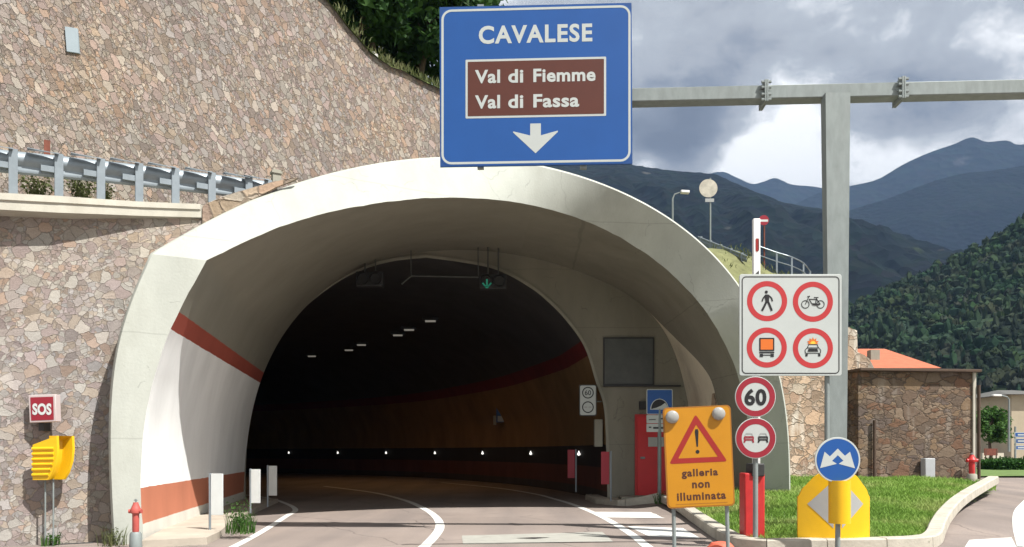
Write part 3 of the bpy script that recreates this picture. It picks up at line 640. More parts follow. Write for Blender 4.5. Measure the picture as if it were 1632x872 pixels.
for q in ([(1545,861),(1612,857),(1622,876),(1530,884)], [(1640,858),(1700,855),(1720,872),(1652,876)]):
    mb = MB(); mb.ngon([G(x, y) + Vector((0, 0, LFT)) for x, y in q]); mark('crossing_bar', mb)
mb = MB(); ribbon(mb, catmull([G(1640, 872), G(1630, 840), G(1630, 815), G(1645, 797)], 20), .3, LFT); mark('road_edge_line', mb)

def in_poly(x, y, pts):
    c = False; n = len(pts)
    for i in range(n):
        a, b = pts[i], pts[(i+1) % n]
        if (a.y > y) != (b.y > y) and x < (b.x - a.x) * (y - a.y) / (b.y - a.y) + a.x: c = not c
    return c
def dist_poly(x, y, pts):
    p = Vector((x, y)); best = 9
    for i in range(len(pts)):
        a = Vector((pts[i].x, pts[i].y)); b = Vector((pts[(i+1)%len(pts)].x, pts[(i+1)%len(pts)].y)); ab = b - a
        t = max(0, min(1, (p-a).dot(ab) / max(1e-9, ab.length_squared))); best = min(best, (p - a - ab*t).length)
    return best
# grass island with its kerb of pale stones
isl_front = catmull([G(x, y, .1) for x, y in [(1052,799),(1075,809),(1105,828),(1140,850),(1170,864),(1215,869),(1300,868),(1400,867),(1480,864),(1502,856),(1508,843),(1520,826),(1545,806),(1592,783)]], 60)
isl_back = catmull([G(x, y) for x, y in [(1592,782),(1560,776),(1480,771),(1400,769)]], 20)[1:] + [Vector((6.6, 24.6, 0)), Vector((5.6, 22.0, 0)), Vector((5.35, 20.4, 0)), Vector((4.5, 20.6, 0))]
isl = isl_front + isl_back
KW = .24
def kerb_run(name, line, w, h, inner=1):
    mb = MB(); L = [0]
    for a, b in zip(line, line[1:]): L.append(L[-1] + (b - a).length)
    n = max(1, round(L[-1] / .9)); pts = resample(line, n * 4)
    for s in range(n):
        rowsA = []
        for k in range(5):
            i = s * 4 + k; p = pts[i].copy(); t = pts[min(i+1, len(pts)-1)] - pts[max(i-1, 0)]; t.z = 0; t.normalize()
            if k == 0: p = p + t * .006
            if k == 4: p = p - t * .006
            nrm = Vector((-t.y, t.x, 0)) * inner; z = slope(p.x, p.y); j = noise.noise(Vector((s * 3.7, 1, 1))) * .006
            sec = [(0, -.1), (.006, h*.75), (.03, h), (w - .02, h), (w, h - .02), (w, -.1)]
            rowsA.append([p + nrm * e + Vector((0, 0, z + q + j)) for e, q in sec])
        mb.grid(rowsA, close=True); mb.f.append(tuple(range(len(mb.v)-6, len(mb.v)))); mb.mi.append(0)
        mb.f.append(tuple(range(len(mb.v)-30, len(mb.v)-24))); mb.mi.append(0)
    return mb.build(name, M['kerb'], None, **S_)
kerb_run('kerb', isl_front, KW, .075)
def island_z(x, y):
    d = dist_poly(x, y, isl)
    z = slope(x, y) + .11 + .10 * sm(.3, 2.2, d) + .02 * noise.noise(Vector((x*.9, y*.9, 0))) + .015 * noise.noise(Vector((x*3, y*3, 2)))
    return z
mb = MB(); idx = {}; st = .22
x0, x1 = min(p.x for p in isl), max(p.x for p in isl); y0, y1 = min(p.y for p in isl), max(p.y for p in isl)
nx, ny = int((x1-x0)/st)+1, int((y1-y0)/st)+1
for j in range(ny):
    for i in range(nx):
        if not all(in_poly(x0+ii*st, y0+jj*st, isl) for ii, jj in ((i,j),(i+1,j),(i+1,j+1),(i,j+1))): continue
        f = []
        for ii, jj in ((i,j),(i+1,j),(i+1,j+1),(i,j+1)):
            if (ii,jj) not in idx:
                x, y = x0+ii*st, y0+jj*st; idx[(ii,jj)] = len(mb.v); mb.v.append(Vector((x, y, island_z(x, y) - (0 if in_poly(x, y, isl) else .08))))
            f.append(idx[(ii,jj)])
        mb.f.append(tuple(f)); mb.mi.append(0)
mb.build('grass_bed', M['soil'], None, **S_)
rng = random.Random(3)
isl_front_d = resample(isl_front, 160)
def blade(mb, p, h, lean, w, r):
    a = r.random() * 6.283; dx, dy = math.cos(a), math.sin(a); b = r.random() * 6.283
    lx, ly = math.cos(b) * lean, math.sin(b) * lean; o = len(mb.v)
    mb.v += [p + Vector((-dx*w, -dy*w, -.02)), p + Vector((dx*w, dy*w, -.02)), p + Vector((lx*.35 + dx*w*.6, ly*.35 + dy*w*.6, h*.6)), p + Vector((lx*.35 - dx*w*.6, ly*.35 - dy*w*.6, h*.6)), p + Vector((lx, ly, h))]
    mb.f += [(o, o+1, o+2, o+3), (o+3, o+2, o+4)]; mb.mi += [0, 0]
mb = MB(); n = 0
while n < 42000:
    y = y0 + (y1 - y0) * rng.random() ** 1.5; x = x0 + (x1-x0) * rng.random()
    if not in_poly(x, y, isl): continue
    dd = dist_poly(x, y, isl)
    if dd < .05 or (dd < KW + .03 and min((Vector((q.x - x, q.y - y)).length for q in isl_front_d)) < KW + .06): continue
    patch = noise.noise(Vector((x*1.1, y*1.1, 5)))
    if patch < -.25 and rng.random() < .6: continue
    h = (.05 + .06 * rng.random()) * (1 + .9 * max(0, patch)) * (1 + .03 * (y - 12))
    blade(mb, Vector((x, y, island_z(x, y))), h, h * .7, .007 + .0006 * (y - 12), rng); n += 1
mb.build('grass', M['grassb'], None, smooth=False, kind='stuff')
# footways: left by the portal, right in front of the door
fl = [G(225, 874), G(330, 868), G(350, 858), G(372, 838), G(398, 822), Vector((-6.45, 22.5, 0)), Vector((-7.5, 22.5, 0)), Vector((-6.3, 15.5, 0))]
mb = MB(); mb.prism([p + Vector((0, 0, .11)) for p in fl], (0, 0, -.2)); mb.build('footway', M['pave'], None, smooth=False, **S_)
fr = [G(948, 802), G(985, 806), G(1050, 800), Vector((4.5, 20.4, 0)), Vector((5.5, 20.5, 0)), Vector((5.1, YW, 0)), Vector((2.7, YW, 0)), Vector((2.6, 24, 0)), Vector((2.25, 24, 0))]
mb = MB(); mb.prism([Vector((p.x, p.y, .14)) for p in fr], (0, 0, -.2)); mb.build('footway', M['pave'], None, smooth=False, **S_)
kerb_run('kerb', [Vector((2.15, 24, 0)), G(948, 803), G(985, 807), G(1050, 801.5)], .2, .15)
# low step in front of the red door
mb = MB(); mb.box((2.9, 21.6, .1), (4.9, YW - .11, .2)); mb.build('door_step', M['conc_grey'], None, **S_)

# ================================================================== STONE WALLS, TERRACE, GUARD RAIL, HILL
LC, LM = 16.56, .6; UC, UM = 25.95, .912
def wall_uv(m):
    k = math.sqrt(1 + m * m); return lambda p: (p.x * k, p.z)
low_px = [(-420,330),(0,334),(150,342),(318,346),(324,327),(352,314),(380,305),(412,296),(440,288),(440,300),(425,309),(350,361),(275,414),(228,472),(207,540),(200,640),(200,760),(206,900),(-420,900)]
mb = MB(); mb.prism([PP(x, y, LC, LM) for x, y in low_px], (0, .5, 0))
mb.build('retaining_wall', M['stone_low'], None, origin=PP(100, 860, LC, LM), uv=wall_uv(LM), smooth=False, label='stone clad wall left of the tunnel mouth, under the guard rail', category='wall')
# a course of bigger stones that steps down to the collar
mb = MB(); cp = [PP(x, y, LC - .05, LM) for x, y in [(323,328),(352,315),(380,306),(412,297),(440,289),(466,283.5),(474,283),(470,287),(440,298),(400,320),(352,358),(322,376)]]
mb.prism(cp, (0, .05, 0))
mb.build('rubble_coping', M['stone_cop'], None, origin=PP(380, 340, LC, LM), uv=wall_uv(LM), smooth=False, label='rough course of ochre stones beside the left shoulder of the tunnel collar', category='stone coping')
top_px = [(-420,-560),(0,-360),(300,-190),(420,-90),(486,-28),(520,0),(537,20),(555,45),(574,66),(590,85),(606,96),(622,106),(640,112),(660,124),(680,133),(700,142),(730,162),(780,190),(860,246)]
bot_px = [(860,318),(700,330),(600,332),(480,335),(440,362),(300,385),(-420,420)]
mb = MB(); mb.prism([PP(x, y, UC, UM) for x, y in top_px + bot_px], (0, .5, 0))
mb.build('upper_wall', M['stone_up'], None, origin=PP(400, 330, UC, UM), uv=wall_uv(UM), smooth=False, label='tall upper stone wall rising behind the guard rail to the wooded slope', category='wall')
# terrace between the walls
mb = MB(); zt = PP(100, 314, LC, LM).z
ter = [PP(x, 314, LC, LM) + Vector((0, .45, 0)) for x in (-420, 0, 200, 322)] + [Vector((-5.6, 17.5, 0)), Vector((-6.2, 20.3, 0))] + [PP(x, 330, UC, UM) + Vector((0, .2, 0)) for x in (440, 200, 0, -420)]
mb.prism([Vector((p.x, p.y, zt - .03)) for p in ter], (0, 0, -.3)); mb.build('terrace', M['drygrass'], None, smooth=False, **S_)
# concrete ledge
mb = MB(); ra = []
lp = [(-420,296,322),(-60,305,331),(0,308,334),(94,313,339),(163,318,341.5),(223,322,344),(320,326,346.5)]
for px, yt, yb in lp:
    oh = .36 - .3 * sm(40, 320, px); a = PP(px, yt, LC - oh, LM); b = PP(px, yb, LC - oh, LM); mz = a.z + (b.z - a.z) * .46
    ra.append([a + Vector((0, .75, 0)), a + Vector((0, -.025, 0)), Vector((a.x, a.y - .03, mz + .012)), Vector((a.x, a.y, mz)), b, b + Vector((0, .75, 0))])
mb.grid(ra, close=True); mb.f.append(tuple(range(len(mb.v)-6, len(mb.v)))); mb.mi.append(0)
mb.build('ledge', M['coping'], None, origin=PP(150, 330, LC, LM), label='pale concrete ledge topping the stone wall below the guard rail', category='ledge')
# guard rail
GC = LC + .12
def gp(px, py, dy=0): return PP(px, py, GC + dy, LM)
gr = thing('guard_rail', gp(200, 322), 'grey steel guard rail along the top of the left stone wall', 'guard rail')
def gtop(px): return 237 + (290 - 237) * (px / 440) - 6 * math.sin(max(0, min(1, px/440)) * math.pi) * .3
rail_x = [-420, -200] + list(range(-60, 441, 25))
hprof = [(.06, 0.0), (.0, -.012), (-.04, -.05), (-.065, -.10), (-.07, -.15), (-.055, -.19), (-.02, -.22), (-.012, -.25), (-.03, -.29), (-.02, -.33), (.02, -.35)]
mb = MB(); mb.grid([[gp(px, gtop(px), .14) + Vector((.0, e, z)) for e, z in hprof] for px in rail_x])
mb.grid([[gp(px, gtop(px), .145) + Vector((.0, e * .9 + .012, z)) for e, z in hprof][::-1] for px in rail_x])
mb.build('rail', M['galv_rail'], gr)
tv = Vector((1, LM, 0)).normalized(); nv = Vector((LM, -1, 0)).normalized()
posts = [(-120,303), (-52,305), (21,308),(94,312),(161,317),(222,321),(280,324),(338,321),(397,303),(428,294)]
for px, yb in posts:
    t = gp(px, gtop(px)); b = gp(px, yb); w = .055
    mb = MB()
    mb.obox(((t + b) / 2), tv * w, nv * .006, Vector((0, 0, (t.z - b.z) / 2 + .02)))
    mb.obox(((t + b) / 2) + tv * w - nv * .05, tv * .005, nv * .05, Vector((0, 0, (t.z - b.z) / 2 + .02)))
    mb.obox(((t + b) / 2) - tv * w - nv * .03, tv * .005, nv * .03, Vector((0, 0, (t.z - b.z) / 2 + .02)))
    post = mb.build('post', M['galv_rail'], gr, smooth=False)
    mb = MB()
    mb.add([t + Vector((0, 0, .025)), t + Vector((0, 0, .025)) - tv * .42 - nv * .1, t + Vector((0, 0, .01)) - tv * .42 + nv * .06, t + Vector((0, 0, -.01)) + nv * .07,
            t + Vector((0, 0, .035)), t + Vector((0, 0, .035)) - tv * .42 - nv * .1, t + Vector((0, 0, .02)) - tv * .42 + nv * .06, t + Vector((0, 0, .0)) + nv * .07], [(0,1,2,3),(7,6,5,4),(0,4,5,1),(1,5,6,2),(2,6,7,3),(3,7,4,0)])
    mb.obox(t + Vector((0, 0, -.23)) - nv * .06 - tv * .1, tv * .14, nv * .05, Vector((0, 0, .045)))
    mb.build('spacer', M['galv_rail'], post, smooth=False)
mb = MB(); mb.obox(PP(75, 250, LC + 1.2, LM), tv * .045, nv * .04, Vector((0, 0, .26)))
mb.build('rusty_post', M['rust'], None, origin=PP(75, 290, LC + 1.2, LM), label='short rusty post standing behind the guard rail', category='post')
mb = MB(); mb.obox(PP(440, 286, LC + .35, LM), tv * .07, nv * .06, Vector((0, 0, .16))); mb.obox(PP(440, 276, LC + .35, LM), tv * .09, nv * .08, Vector((0, 0, .02)))
mb.build('stub_pillar', M['conc_grey'], None, origin=PP(440, 300, LC + .35, LM), label='small brownish stub at the right end of the guard rail', category='pillar')
# plate on the upper wall
mb = MB(); pl = [PP(x, y, UC - .06, UM) for x, y in ((103,42),(123,45),(126,85),(106,82))]; mb.prism(pl, (0, .05, 0))
pt_ = mb.build('wall_plate', mat('pale_plate', (.25,.30,.33), .5, var=.06), None, origin=pl[3], bevel=.006, label='blank pale blue plate fixed high on the upper stone wall', category='plate')

# plants
def leafclump(mb, c, n, h, spread, w, r, lean=.5):
    for _ in range(n):
        a = r.random() * 6.283; q = spread * math.sqrt(r.random()); p = c + Vector((math.cos(a)*q, math.sin(a)*q, 0))
        hh = h * (.45 + .55 * r.random()); blade(mb, p, hh, lean * hh * (.3 + r.random()), w * (.6 + .8 * r.random()), r)
def sprig(mb, c, n, h, spread, leaf, r):
    for _ in range(n):
        a = r.random() * 6.283; q = spread * r.random(); hh = h * (.4 + .6 * r.random())
        tip = c + Vector((math.cos(a) * q, math.sin(a) * q, hh)); base = c + Vector((math.cos(a)*q*.25, math.sin(a)*q*.25, 0))
        s = (tip - base); o = len(mb.v); u = Vector((-math.sin(a), math.cos(a), 0)) * .004
        mb.v += [base - u, base + u, tip]; mb.f.append((o, o+1, o+2)); mb.mi.append(0)
        for k in range(9):
            leaf_at(mb, base + s * (.2 + .8 * k / 8) + Vector((r.gauss(0,.02), r.gauss(0,.02), r.gauss(0,.02))), leaf * (.6 + .8*r.random()), r)
def leaf_at(mb, p, s, r):
    n = Vector((r.gauss(0,1), r.gauss(0,1), r.gauss(.3,1))).normalized(); u = n.orthogonal().normalized(); v = n.cross(u); o = len(mb.v)
    an = r.random() * 6.283; u, v = u * math.cos(an) + v * math.sin(an), v * math.cos(an) - u * math.sin(an)
    mb.v += [p - u * s, p + v * s * .45, p + u * s, p - v * s * .45]; mb.f.append((o, o+1, o+2, o+3)); mb.mi.append(0)
rb = random.Random(11)
def plant(name, c, parts_fn, m, label, cat, group=None):
    mb = MB(); parts_fn(mb, Vector(c)); o = mb.build(name, M[m], None, origin=c, smooth=False, label=label, category=cat)
    if group: o['group'] = group
    return o
for (px, s, lab) in ((62, 1.0, 'olive shrub behind the guard rail, between its first two posts'), (128, 1.15, 'larger olive shrub behind the guard rail, between the second and third posts'), (168, .6, 'small olive shrub behind the third post of the guard rail')):
    c = PP(px, 320, LC + .75, LM)
    plant('shrub', c, lambda mb, c: (sprig(mb, c, int(40*s), .52*s, .3*s, .035, rb)), 'leafdry', lab, 'shrub', 'shrubs behind the guard rail')
plant('weed', G(383, 848, .1), lambda mb, c: (leafclump(mb, c, 130, .42, .26, .007, rb, .4), sprig(mb, c, 45, .52, .22, .022, rb)), 'leaf2', 'leafy green weed on the left kerb in front of the white marker panels', 'weed')
plant('weed', Vector((-5.95, 12.15, 0)), lambda mb, c: (leafclump(mb, c, 60, .35, .2, .006, rb, .4), sprig(mb, c, 14, .3, .18, .02, rb)), 'leafdry', 'dry weed at the foot of the collar by the red hydrant', 'weed')
plant('weed', PP(84, 868, LC - .25, LM), lambda mb, c: (leafclump(mb, c, 40, .2, .15, .007, rb, .4), sprig(mb, c, 14, .2, .14, .025, rb)), 'leaf2', 'small green weed growing under the yellow call box', 'weed')
plant('weed', G(1058, 802, .05), lambda mb, c: (leafclump(mb, c, 90, .34, .22, .009, rb, .5), sprig(mb, c, 16, .3, .2, .025, rb)), 'leaf2', 'tuft of weed at the left tip of the grass island', 'weed')

# wooded slope behind the upper wall
tw = [PP(x, y, UC, UM) for x, y in top_px]
def hill_pt(p, b): 
    q = p + Vector((-.45 * b, .89 * b, 0)); q.z = p.z + .02 + .5 * b + (.25 * noise.noise(Vector((q.x*.5, q.y*.5, 0))) if b > .6 else .06 * noise.noise(Vector((q.x*2, q.y*2, 0)))); return q
tr = resample(tw, 60)
mb = MB(); mb.grid([[hill_pt(p, b) for p in tr] for b in (-.1, .25, .7, 1.5, 3, 5, 8, 12, 18, 26, 40, 70)]); mb.build('hillside', M['hillgrass'], None, **S_)
mb = MB(); rg = random.Random(5)
for _ in range(900):
    p = tr[int(36 + rg.random() * 24)]; b = rg.random() ** 2 * 2.5; leafclump(mb, hill_pt(p + Vector((rg.uniform(-.3,.3), 0, 0)), b), 2, .2, .2, .014, rg, .7)
mb.build('verge_grass', M['leafdry'], None, smooth=False, kind='stuff')
def tree(base, height, crown, seed, m, label, low=.15, leaf=.17, nleaf=5200, group='trees above the stone wall'):
    r = random.Random(seed); base = Vector(base)
    t = thing('tree', base, label, 'tree', group)
    mb = MB(); top = base + Vector((r.uniform(-.4,.4), r.uniform(-.4,.4), height * .85)); pts = [base.lerp(top, k/6) + Vector((r.gauss(0,.08), r.gauss(0,.08), 0)) * (k > 0) for k in range(7)]
    mb.path(pts, [height * .026 * (1 - .85 * k / 6) + .015 for k in range(7)], 9)
    clumps = []
    for k in range(30):
        f = low + (1 - low) * (k + r.random()) / 30; p0 = base.lerp(top, min(1, f * .85 + .05)); a = r.random() * 6.283
        wid = crown * (math.sin(math.pi * min(1, max(.08, (f - low) / (1 - low) * .86 + .12))) ** .6)
        tip = p0 + Vector((math.cos(a), math.sin(a), .28)) * wid * (.55 + .45 * r.random()); tip.z += .3
        mid = p0.lerp(tip, .5) + Vector((0, 0, .15))
        mb.path([p0, mid, tip], [.045 * height / 10, .03 * height/10, .012], 5)
        clumps.append((tip, crown * (.24 + .2 * r.random()))); clumps.append((mid, crown * .22))
    mb.build('trunk', M['bark'], t)
    mb = MB()
    for _ in range(nleaf):
        c, s = clumps[int(r.random() * len(clumps))]
        v = Vector((r.gauss(0,1), r.gauss(0,1), r.gauss(0,.7))); v = v.normalized() * s * r.random() ** .45
        leaf_at(mb, c + v, leaf * (.6 + .8 * r.random()), r)
    mb.build('crown', M[m], t, smooth=False)
    return t
def hill_at(i, b): return hill_pt(tr[i], b)
TREES = [(33, 3.4, 8, 3.0, 'leaf', 'dark tree on the slope nearest to the top of the stone wall at left'),
         (38, 5.0, 9, 3.2, 'leaf', 'dense dark green tree above the bend in the wall top'),
         (43, 2.6, 6, 2.2, 'leaf2', 'lower light green tree right behind the wall top'),
         (45, 5.5, 8, 3.0, 'leaf', 'tall dark tree left of the blue overhead sign'),
         (49, 3.0, 4.6, 2.1, 'leaf', 'small dark tree at the wall top beside the blue sign edge'),
         (52, 6.0, 6.6, 2.8, 'leaf', 'dark tree peeping over the top left corner of the blue sign'),
         (29, 8.0, 12, 3.8, 'leaf', 'highest dark tree at the top of the picture above the wall'),
         (40, 11.0, 11, 3.8, 'leaf', 'deep green tree at the back of the slope behind the others'),
         (47, 12.0, 9, 3.4, 'leaf', 'rearmost tree of the slope, behind the blue sign'),
         (36, 1.2, 2.6, 1.5, 'leaf2', 'bright green bush right at the wall top near the upper edge of the picture'),
         (40, 1.3, 2.2, 1.4, 'leaf', 'round dark bush close behind the middle of the wall top'),
         (54, 3.2, 2.8, 1.5, 'leaf2', 'short bushy green tree half hidden by the blue sign')]
for k, (i, b, h, c, m, lab) in enumerate(TREES):
    tree(hill_at(i, b) - Vector((0, 0, .1)), h, c, 100 + k, m, lab)
# pale tyre-like stones lying under the trees
mb = MB(); q = hill_at(41, .7); 
mb.lathe(q + Vector((0, 0, -.03)), [(.08, 0), (.15, .05), (.14, .14), (.08, .2), (.02, .22)], 7); mb.build('pale_rock', mat('pale_rock', (.4,.39,.38), .9, var=.25, scale=5, bump=.4), None, origin=q, label='pale grey rock lying on the slope under the trees', category='rock')

# ================================================================== RIGHT SIDE: bank, retaining wall, upper road
RA, RB = P(1130, 760, 24.4), P(1396, 760, 27.3); RM = (RB.y - RA.y) / (RB.x - RA.x); RC = RA.y - RM * RA.x
ret = [(1120,470),(1250,495),(1340,514),(1352,521),(1366,527),(1367,561),(1378,566),(1386,572),(1396,592),(1396,790),(1120,790)]
mb = MB(); mb.prism([PP(x, y, RC, RM) for x, y in ret], (0, .6, 0))
mb.build('retaining_wall', M['stone_ret'], None, origin=PP(1300, 770, RC, RM), uv=wall_uv(RM), smooth=False, label='sunlit pale stone wall with lime stains behind the prohibition board', category='wall')
def bank_z(x, y):
    top = 8.55 - 1.0 * sm(8.1, 9.2, x) + .035 * (y - 30)
    z = top * (1 - sm(10.3, 11.8, x)) + .3 * sm(10.3, 11.8, x)
    yf = RC + RM * x
    z = min(z, PP(1240, 500, RC, RM).z + .85 * (y - yf) + .1)
    return z + .08 * noise.noise(Vector((x, y, 0)))
mb = MB(); rows = []
for j in range(32):
    row = []
    for i in range(26):
        x = 5.4 + i * .38; yf = RC + RM * x + .35; y = yf + (j / 31) ** 1.3 * 34; row.append(Vector((x, y, bank_z(x, y))))
    rows.append(row)
mb.grid(rows); mb.build('bank', M['drygrass'], None, **S_)
mb = MB(); rg = random.Random(9)
for _ in range(700):
    x = rg.uniform(7, 12); y = rg.uniform(27, 36); leafclump(mb, Vector((x, y, bank_z(x, y))), 3, .17, .3, .016, rg, .9)
mb.build('bank_grass', M['leafdry'], None, smooth=False, kind='stuff')
def railing(name, pts, post_px, label, rails, r0=.03):
    # pts: top rail px/py/depth ; posts stand on the bank
    L3 = catmull([P(*p) for p in pts], 24)
    t = thing(name, L3[12], label, 'railing')
    mb = MB()
    mb.path(L3, r0, 8); mb.build('handrail', M['galv_rail'], t)
    for dz in rails:
        mb = MB(); mb.path([p - Vector((0, 0, dz)) for p in L3], r0 * .8, 6); mb.build('lower_rail', M['galv_rail'], t)
    for px in post_px:
        q = min(L3, key=lambda p: abs(CX + F * p.x / p.y - px)); mb = MB(); mb.box((q.x - .03, q.y - .02, min(bank_z(q.x, q.y) - .05, q.z - .8)), (q.x + .03, q.y + .02, q.z + .02)); mb.build('post', M['galv_rail'], t)
    return t
railing('railing', [(1205,391,31),(1236,402,31),(1262,410,31),(1281,420,32),(1292,434,34)], (1206,1236,1262,1281,1291), 'curved grey tubular railing on the bank right of the white barrier arm', (.34,), .026)
# guard rail on the upper road behind
q0, q1 = P(1112, 378, 30), P(1190, 409, 27.5)
t = thing('guard_rail', (q0 + q1) / 2, 'short galvanised guard rail on the bank above the right tunnel shoulder', 'guard rail')
mb = MB(); mb.grid([[q0.lerp(q1, k/6) + Vector((0, e, z)) for e, z in [(0,.05),(-.06,0),(0,-.06),(-.06,-.14),(0,-.2)]] for k in range(7)]); mb.build('rail', M['galv_rail'], t)
for k in range(5):
    p = q0.lerp(q1, .08 + .21 * k); mb = MB(); mb.box((p.x-.04, p.y, p.z - 1.1), (p.x+.04, p.y+.06, p.z + .08)); mb.build('post', M['galv_rail'], t)
# street lamp on the upper road
def street_lamp(px, pyb, pyt, d, arm, label, group=None, zb=None):
    b = P(px, pyb, d); tp = P(px, pyt, d)
    if zb is not None: b.z = zb
    t = thing('street_lamp', b, label, 'street lamp', group); s = d / 34
    mb = MB(); mb.path([b, tp - Vector((0, 0, .12)), tp + Vector((arm * .12, 0, .06)), tp + Vector((arm * .55, 0, .16))], [.05*s, .036*s, .028*s, .024*s], 8); mb.build('pole', M['galv'], t)
    mb = MB(); c = tp + Vector((arm * .75, 0, .15)); mb.obox(c, Vector((.26*abs(arm), 0, -.01)), Vector((0, .12, 0)), Vector((0, 0, .055))); mb.build('lamp_head', M['whitebase'], t, bevel=.02)
    return t
street_lamp(1072, 350, 312, 34, .68, 'small street lamp rising behind the right shoulder of the tunnel', None, 8)
street_lamp(1608, 720, 634, 52, -1.05, 'street lamp with its pale head over the road beyond the stone building')
# back of a round road sign
d = 32; sh = Sheet(d); t = thing('round_sign', P(1132, 380, d), 'round sign seen from its weathered back on a tall pole above the tunnel', 'road sign')
mb = MB(); mb.tube(P(1132, 410, d + .05), P(1132, 284, d + .05), .035); mb.build('pole', M['galv'], t)
mb = MB(); sh.plate(mb, circ((1129, 300), 14.5, 36), .02); mb.build('disc', mat('weathered_back', (.46,.43,.36), .7, var=.25, scale=4), t)
mb = MB(); sh.poly(mb, [(1124,316.5),(1138,316.5),(1138,322),(1124,322)], 1); mb.build('plate', M['greyfilm'], t)
# little no entry sign
d = 31; sh = Sheet(d); t = thing('no_entry_sign', P(1218, 430, d), 'small red no entry sign behind the white barrier arm', 'road sign')
mb = MB(); mb.tube(P(1218, 440, d + .05), P(1218, 346, d + .05), .03); mb.build('pole', M['rust'], t)
mb = MB(); sh.plate(mb, circ((1217.5, 351), 8, 30), .02); mb.build('disc', M['crimson'], t)
mb = MB(); sh.poly(mb, [(1211,350),(1224,350),(1224,353.4),(1211,353.4)], 1); mb.build('bar', M['panel_white'], t)

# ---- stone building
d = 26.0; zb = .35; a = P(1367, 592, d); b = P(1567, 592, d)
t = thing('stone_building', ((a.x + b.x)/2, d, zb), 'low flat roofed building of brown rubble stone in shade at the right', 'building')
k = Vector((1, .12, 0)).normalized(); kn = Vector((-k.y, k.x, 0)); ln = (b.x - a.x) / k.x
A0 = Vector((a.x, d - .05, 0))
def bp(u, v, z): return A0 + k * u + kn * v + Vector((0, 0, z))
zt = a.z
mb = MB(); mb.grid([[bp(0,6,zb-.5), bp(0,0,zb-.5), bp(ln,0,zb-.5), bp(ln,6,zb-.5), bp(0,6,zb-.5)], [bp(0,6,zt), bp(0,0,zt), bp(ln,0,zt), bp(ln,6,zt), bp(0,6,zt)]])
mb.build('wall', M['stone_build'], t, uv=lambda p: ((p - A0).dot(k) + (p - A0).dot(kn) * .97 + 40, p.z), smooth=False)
mb = MB(); mb.obox(bp(ln/2, 2.9, zt + .045), k * (ln/2 + .06), kn * 3.12, Vector((0, 0, .045))); mb.build('roof_slab', M['brownwood'], t, bevel=.015)
mb = MB(); mb.obox(bp(ln - .07, -.03, (zb+zt)/2), k * .05, kn * .03, Vector((0, 0, (zt-zb)/2))); mb.build('corner_trim', M['coping'], t)
for u, m_, r_ in ((.49, 'rust', .05), (ln + .05, 'rust', .05)):
    mb = MB(); mb.tube(bp(u, -.09, zb-.05), bp(u, -.09, zb + (2.05 if u < 1 else 3.2)), r_); mb.build('downpipe', M['brownwood'], t)
mb = MB(); p0 = bp(2.02, -.16, 0); mb.obox(bp(2.25, -.18, zb + .52), k * .17, kn * .13, Vector((0, 0, .32))); 
o = mb.build('meter_cabinet', mat('grey_cabinet', (.36,.38,.39), .55, var=.06), None, origin=bp(2.25, -.18, zb), bevel=.02, label='grey utility cabinet against the brown stone building', category='cabinet')
mb = MB(); mb.obox(bp(2.25, -.19, zb + .1), k * .18, kn * .15, Vector((0, 0, .11))); mb.build('plinth', M['coping'], o, bevel=.01)
def hydrant(base, h, label, m_top, s=1.0):
    t = thing('hydrant', base, label, 'hydrant'); base = Vector(base)
    mb = MB(); mb.lathe(base, [(.10*s, 0), (.105*s, h*.04), (.095*s, h*.3), (.075*s, h*.34)], 18); mb.build('base', M['galv'] if s < 1.2 else M['conc_grey'], t)
    mb = MB(); mb.lathe(base, [(.05*s, h*.335), (.055*s, h*.36), (.056*s, h*.7), (.085*s, h*.72), (.09*s, h*.78), (.07*s, h*.83), (.045*s, h*.9), (.04*s, h*.93)], 18)
    for sx in (-1, 1):
        mb.path([base + Vector((0, 0, h*.755)), base + Vector((sx*.11*s, -.02, h*.755))], .035*s, 10)
    mb.build('barrel', m_top, t)
    mb = MB(); mb.path([base + Vector((0, 0, h*.92)), base + Vector((0, 0, h))], .014*s, 8); mb.box(tuple(base + Vector((-.03*s, -.012, h*.965))), tuple(base + Vector((.03*s, .012, h*.985)))); mb.build('spindle', M['galv'], t)
    return t
hydrant(Vector((-5.42, 11.75, 0)), 1.05 - .33, 'faded red pillar hydrant with a steel foot beside the tunnel collar', M['faded'], .85)
hydrant(bp(ln - .35, -.3, zb), 1.02, 'red hydrant on a concrete foot at the corner of the stone building', M['redpost'], 1.6)

# ================================================================== SIGNS AND BARRIERS
# ---- gantry with its beam across the road
GM = -.047; GD = 12.75
def gc_at(px, d): return d - GM * ((px - CX) / F * d)
GCc = gc_at(1332, GD)
gtv = Vector((1, GM, 0)).normalized(); gnv = Vector((GM, -1, 0)).normalized()
gbase = P(1333, 800, GD); gz = island_z(gbase.x, gbase.y); gbase.z = gz
t = thing('sign_gantry', gbase, 'grey galvanised gantry post and beam carrying the big blue overhead sign', 'gantry')
mb = MB(); topz = P(1332, 152, GD).z
rows = []
for k in range(9):
    f = k / 8; z = gz - .1 + (topz - gz + .1) * f; w = (.122 + .07 * f); dp = .07 + .03 * f; x = gbase.x - .015 * f
    rows.append([Vector((x - w, GD - dp, z)), Vector((x + w, GD - dp, z)), Vector((x + w, GD + dp, z)), Vector((x - w, GD + dp, z))])
mb.grid(rows, close=True); mb.build('post', M['galv'], t)
mb = MB(); mb.box((gbase.x - .3, GD - .3, gz - .05), (gbase.x + .3, GD + .3, gz + .03)); mb.build('base_plate', M['galv'], t)
def beam_sec(px, hw=0):
    a = PP(px, 140 - (px-1010)*.0225 + 0, GCc, GM); b = PP(px, 161.5 - (px-1010)*.0215, GCc, GM); return a, b
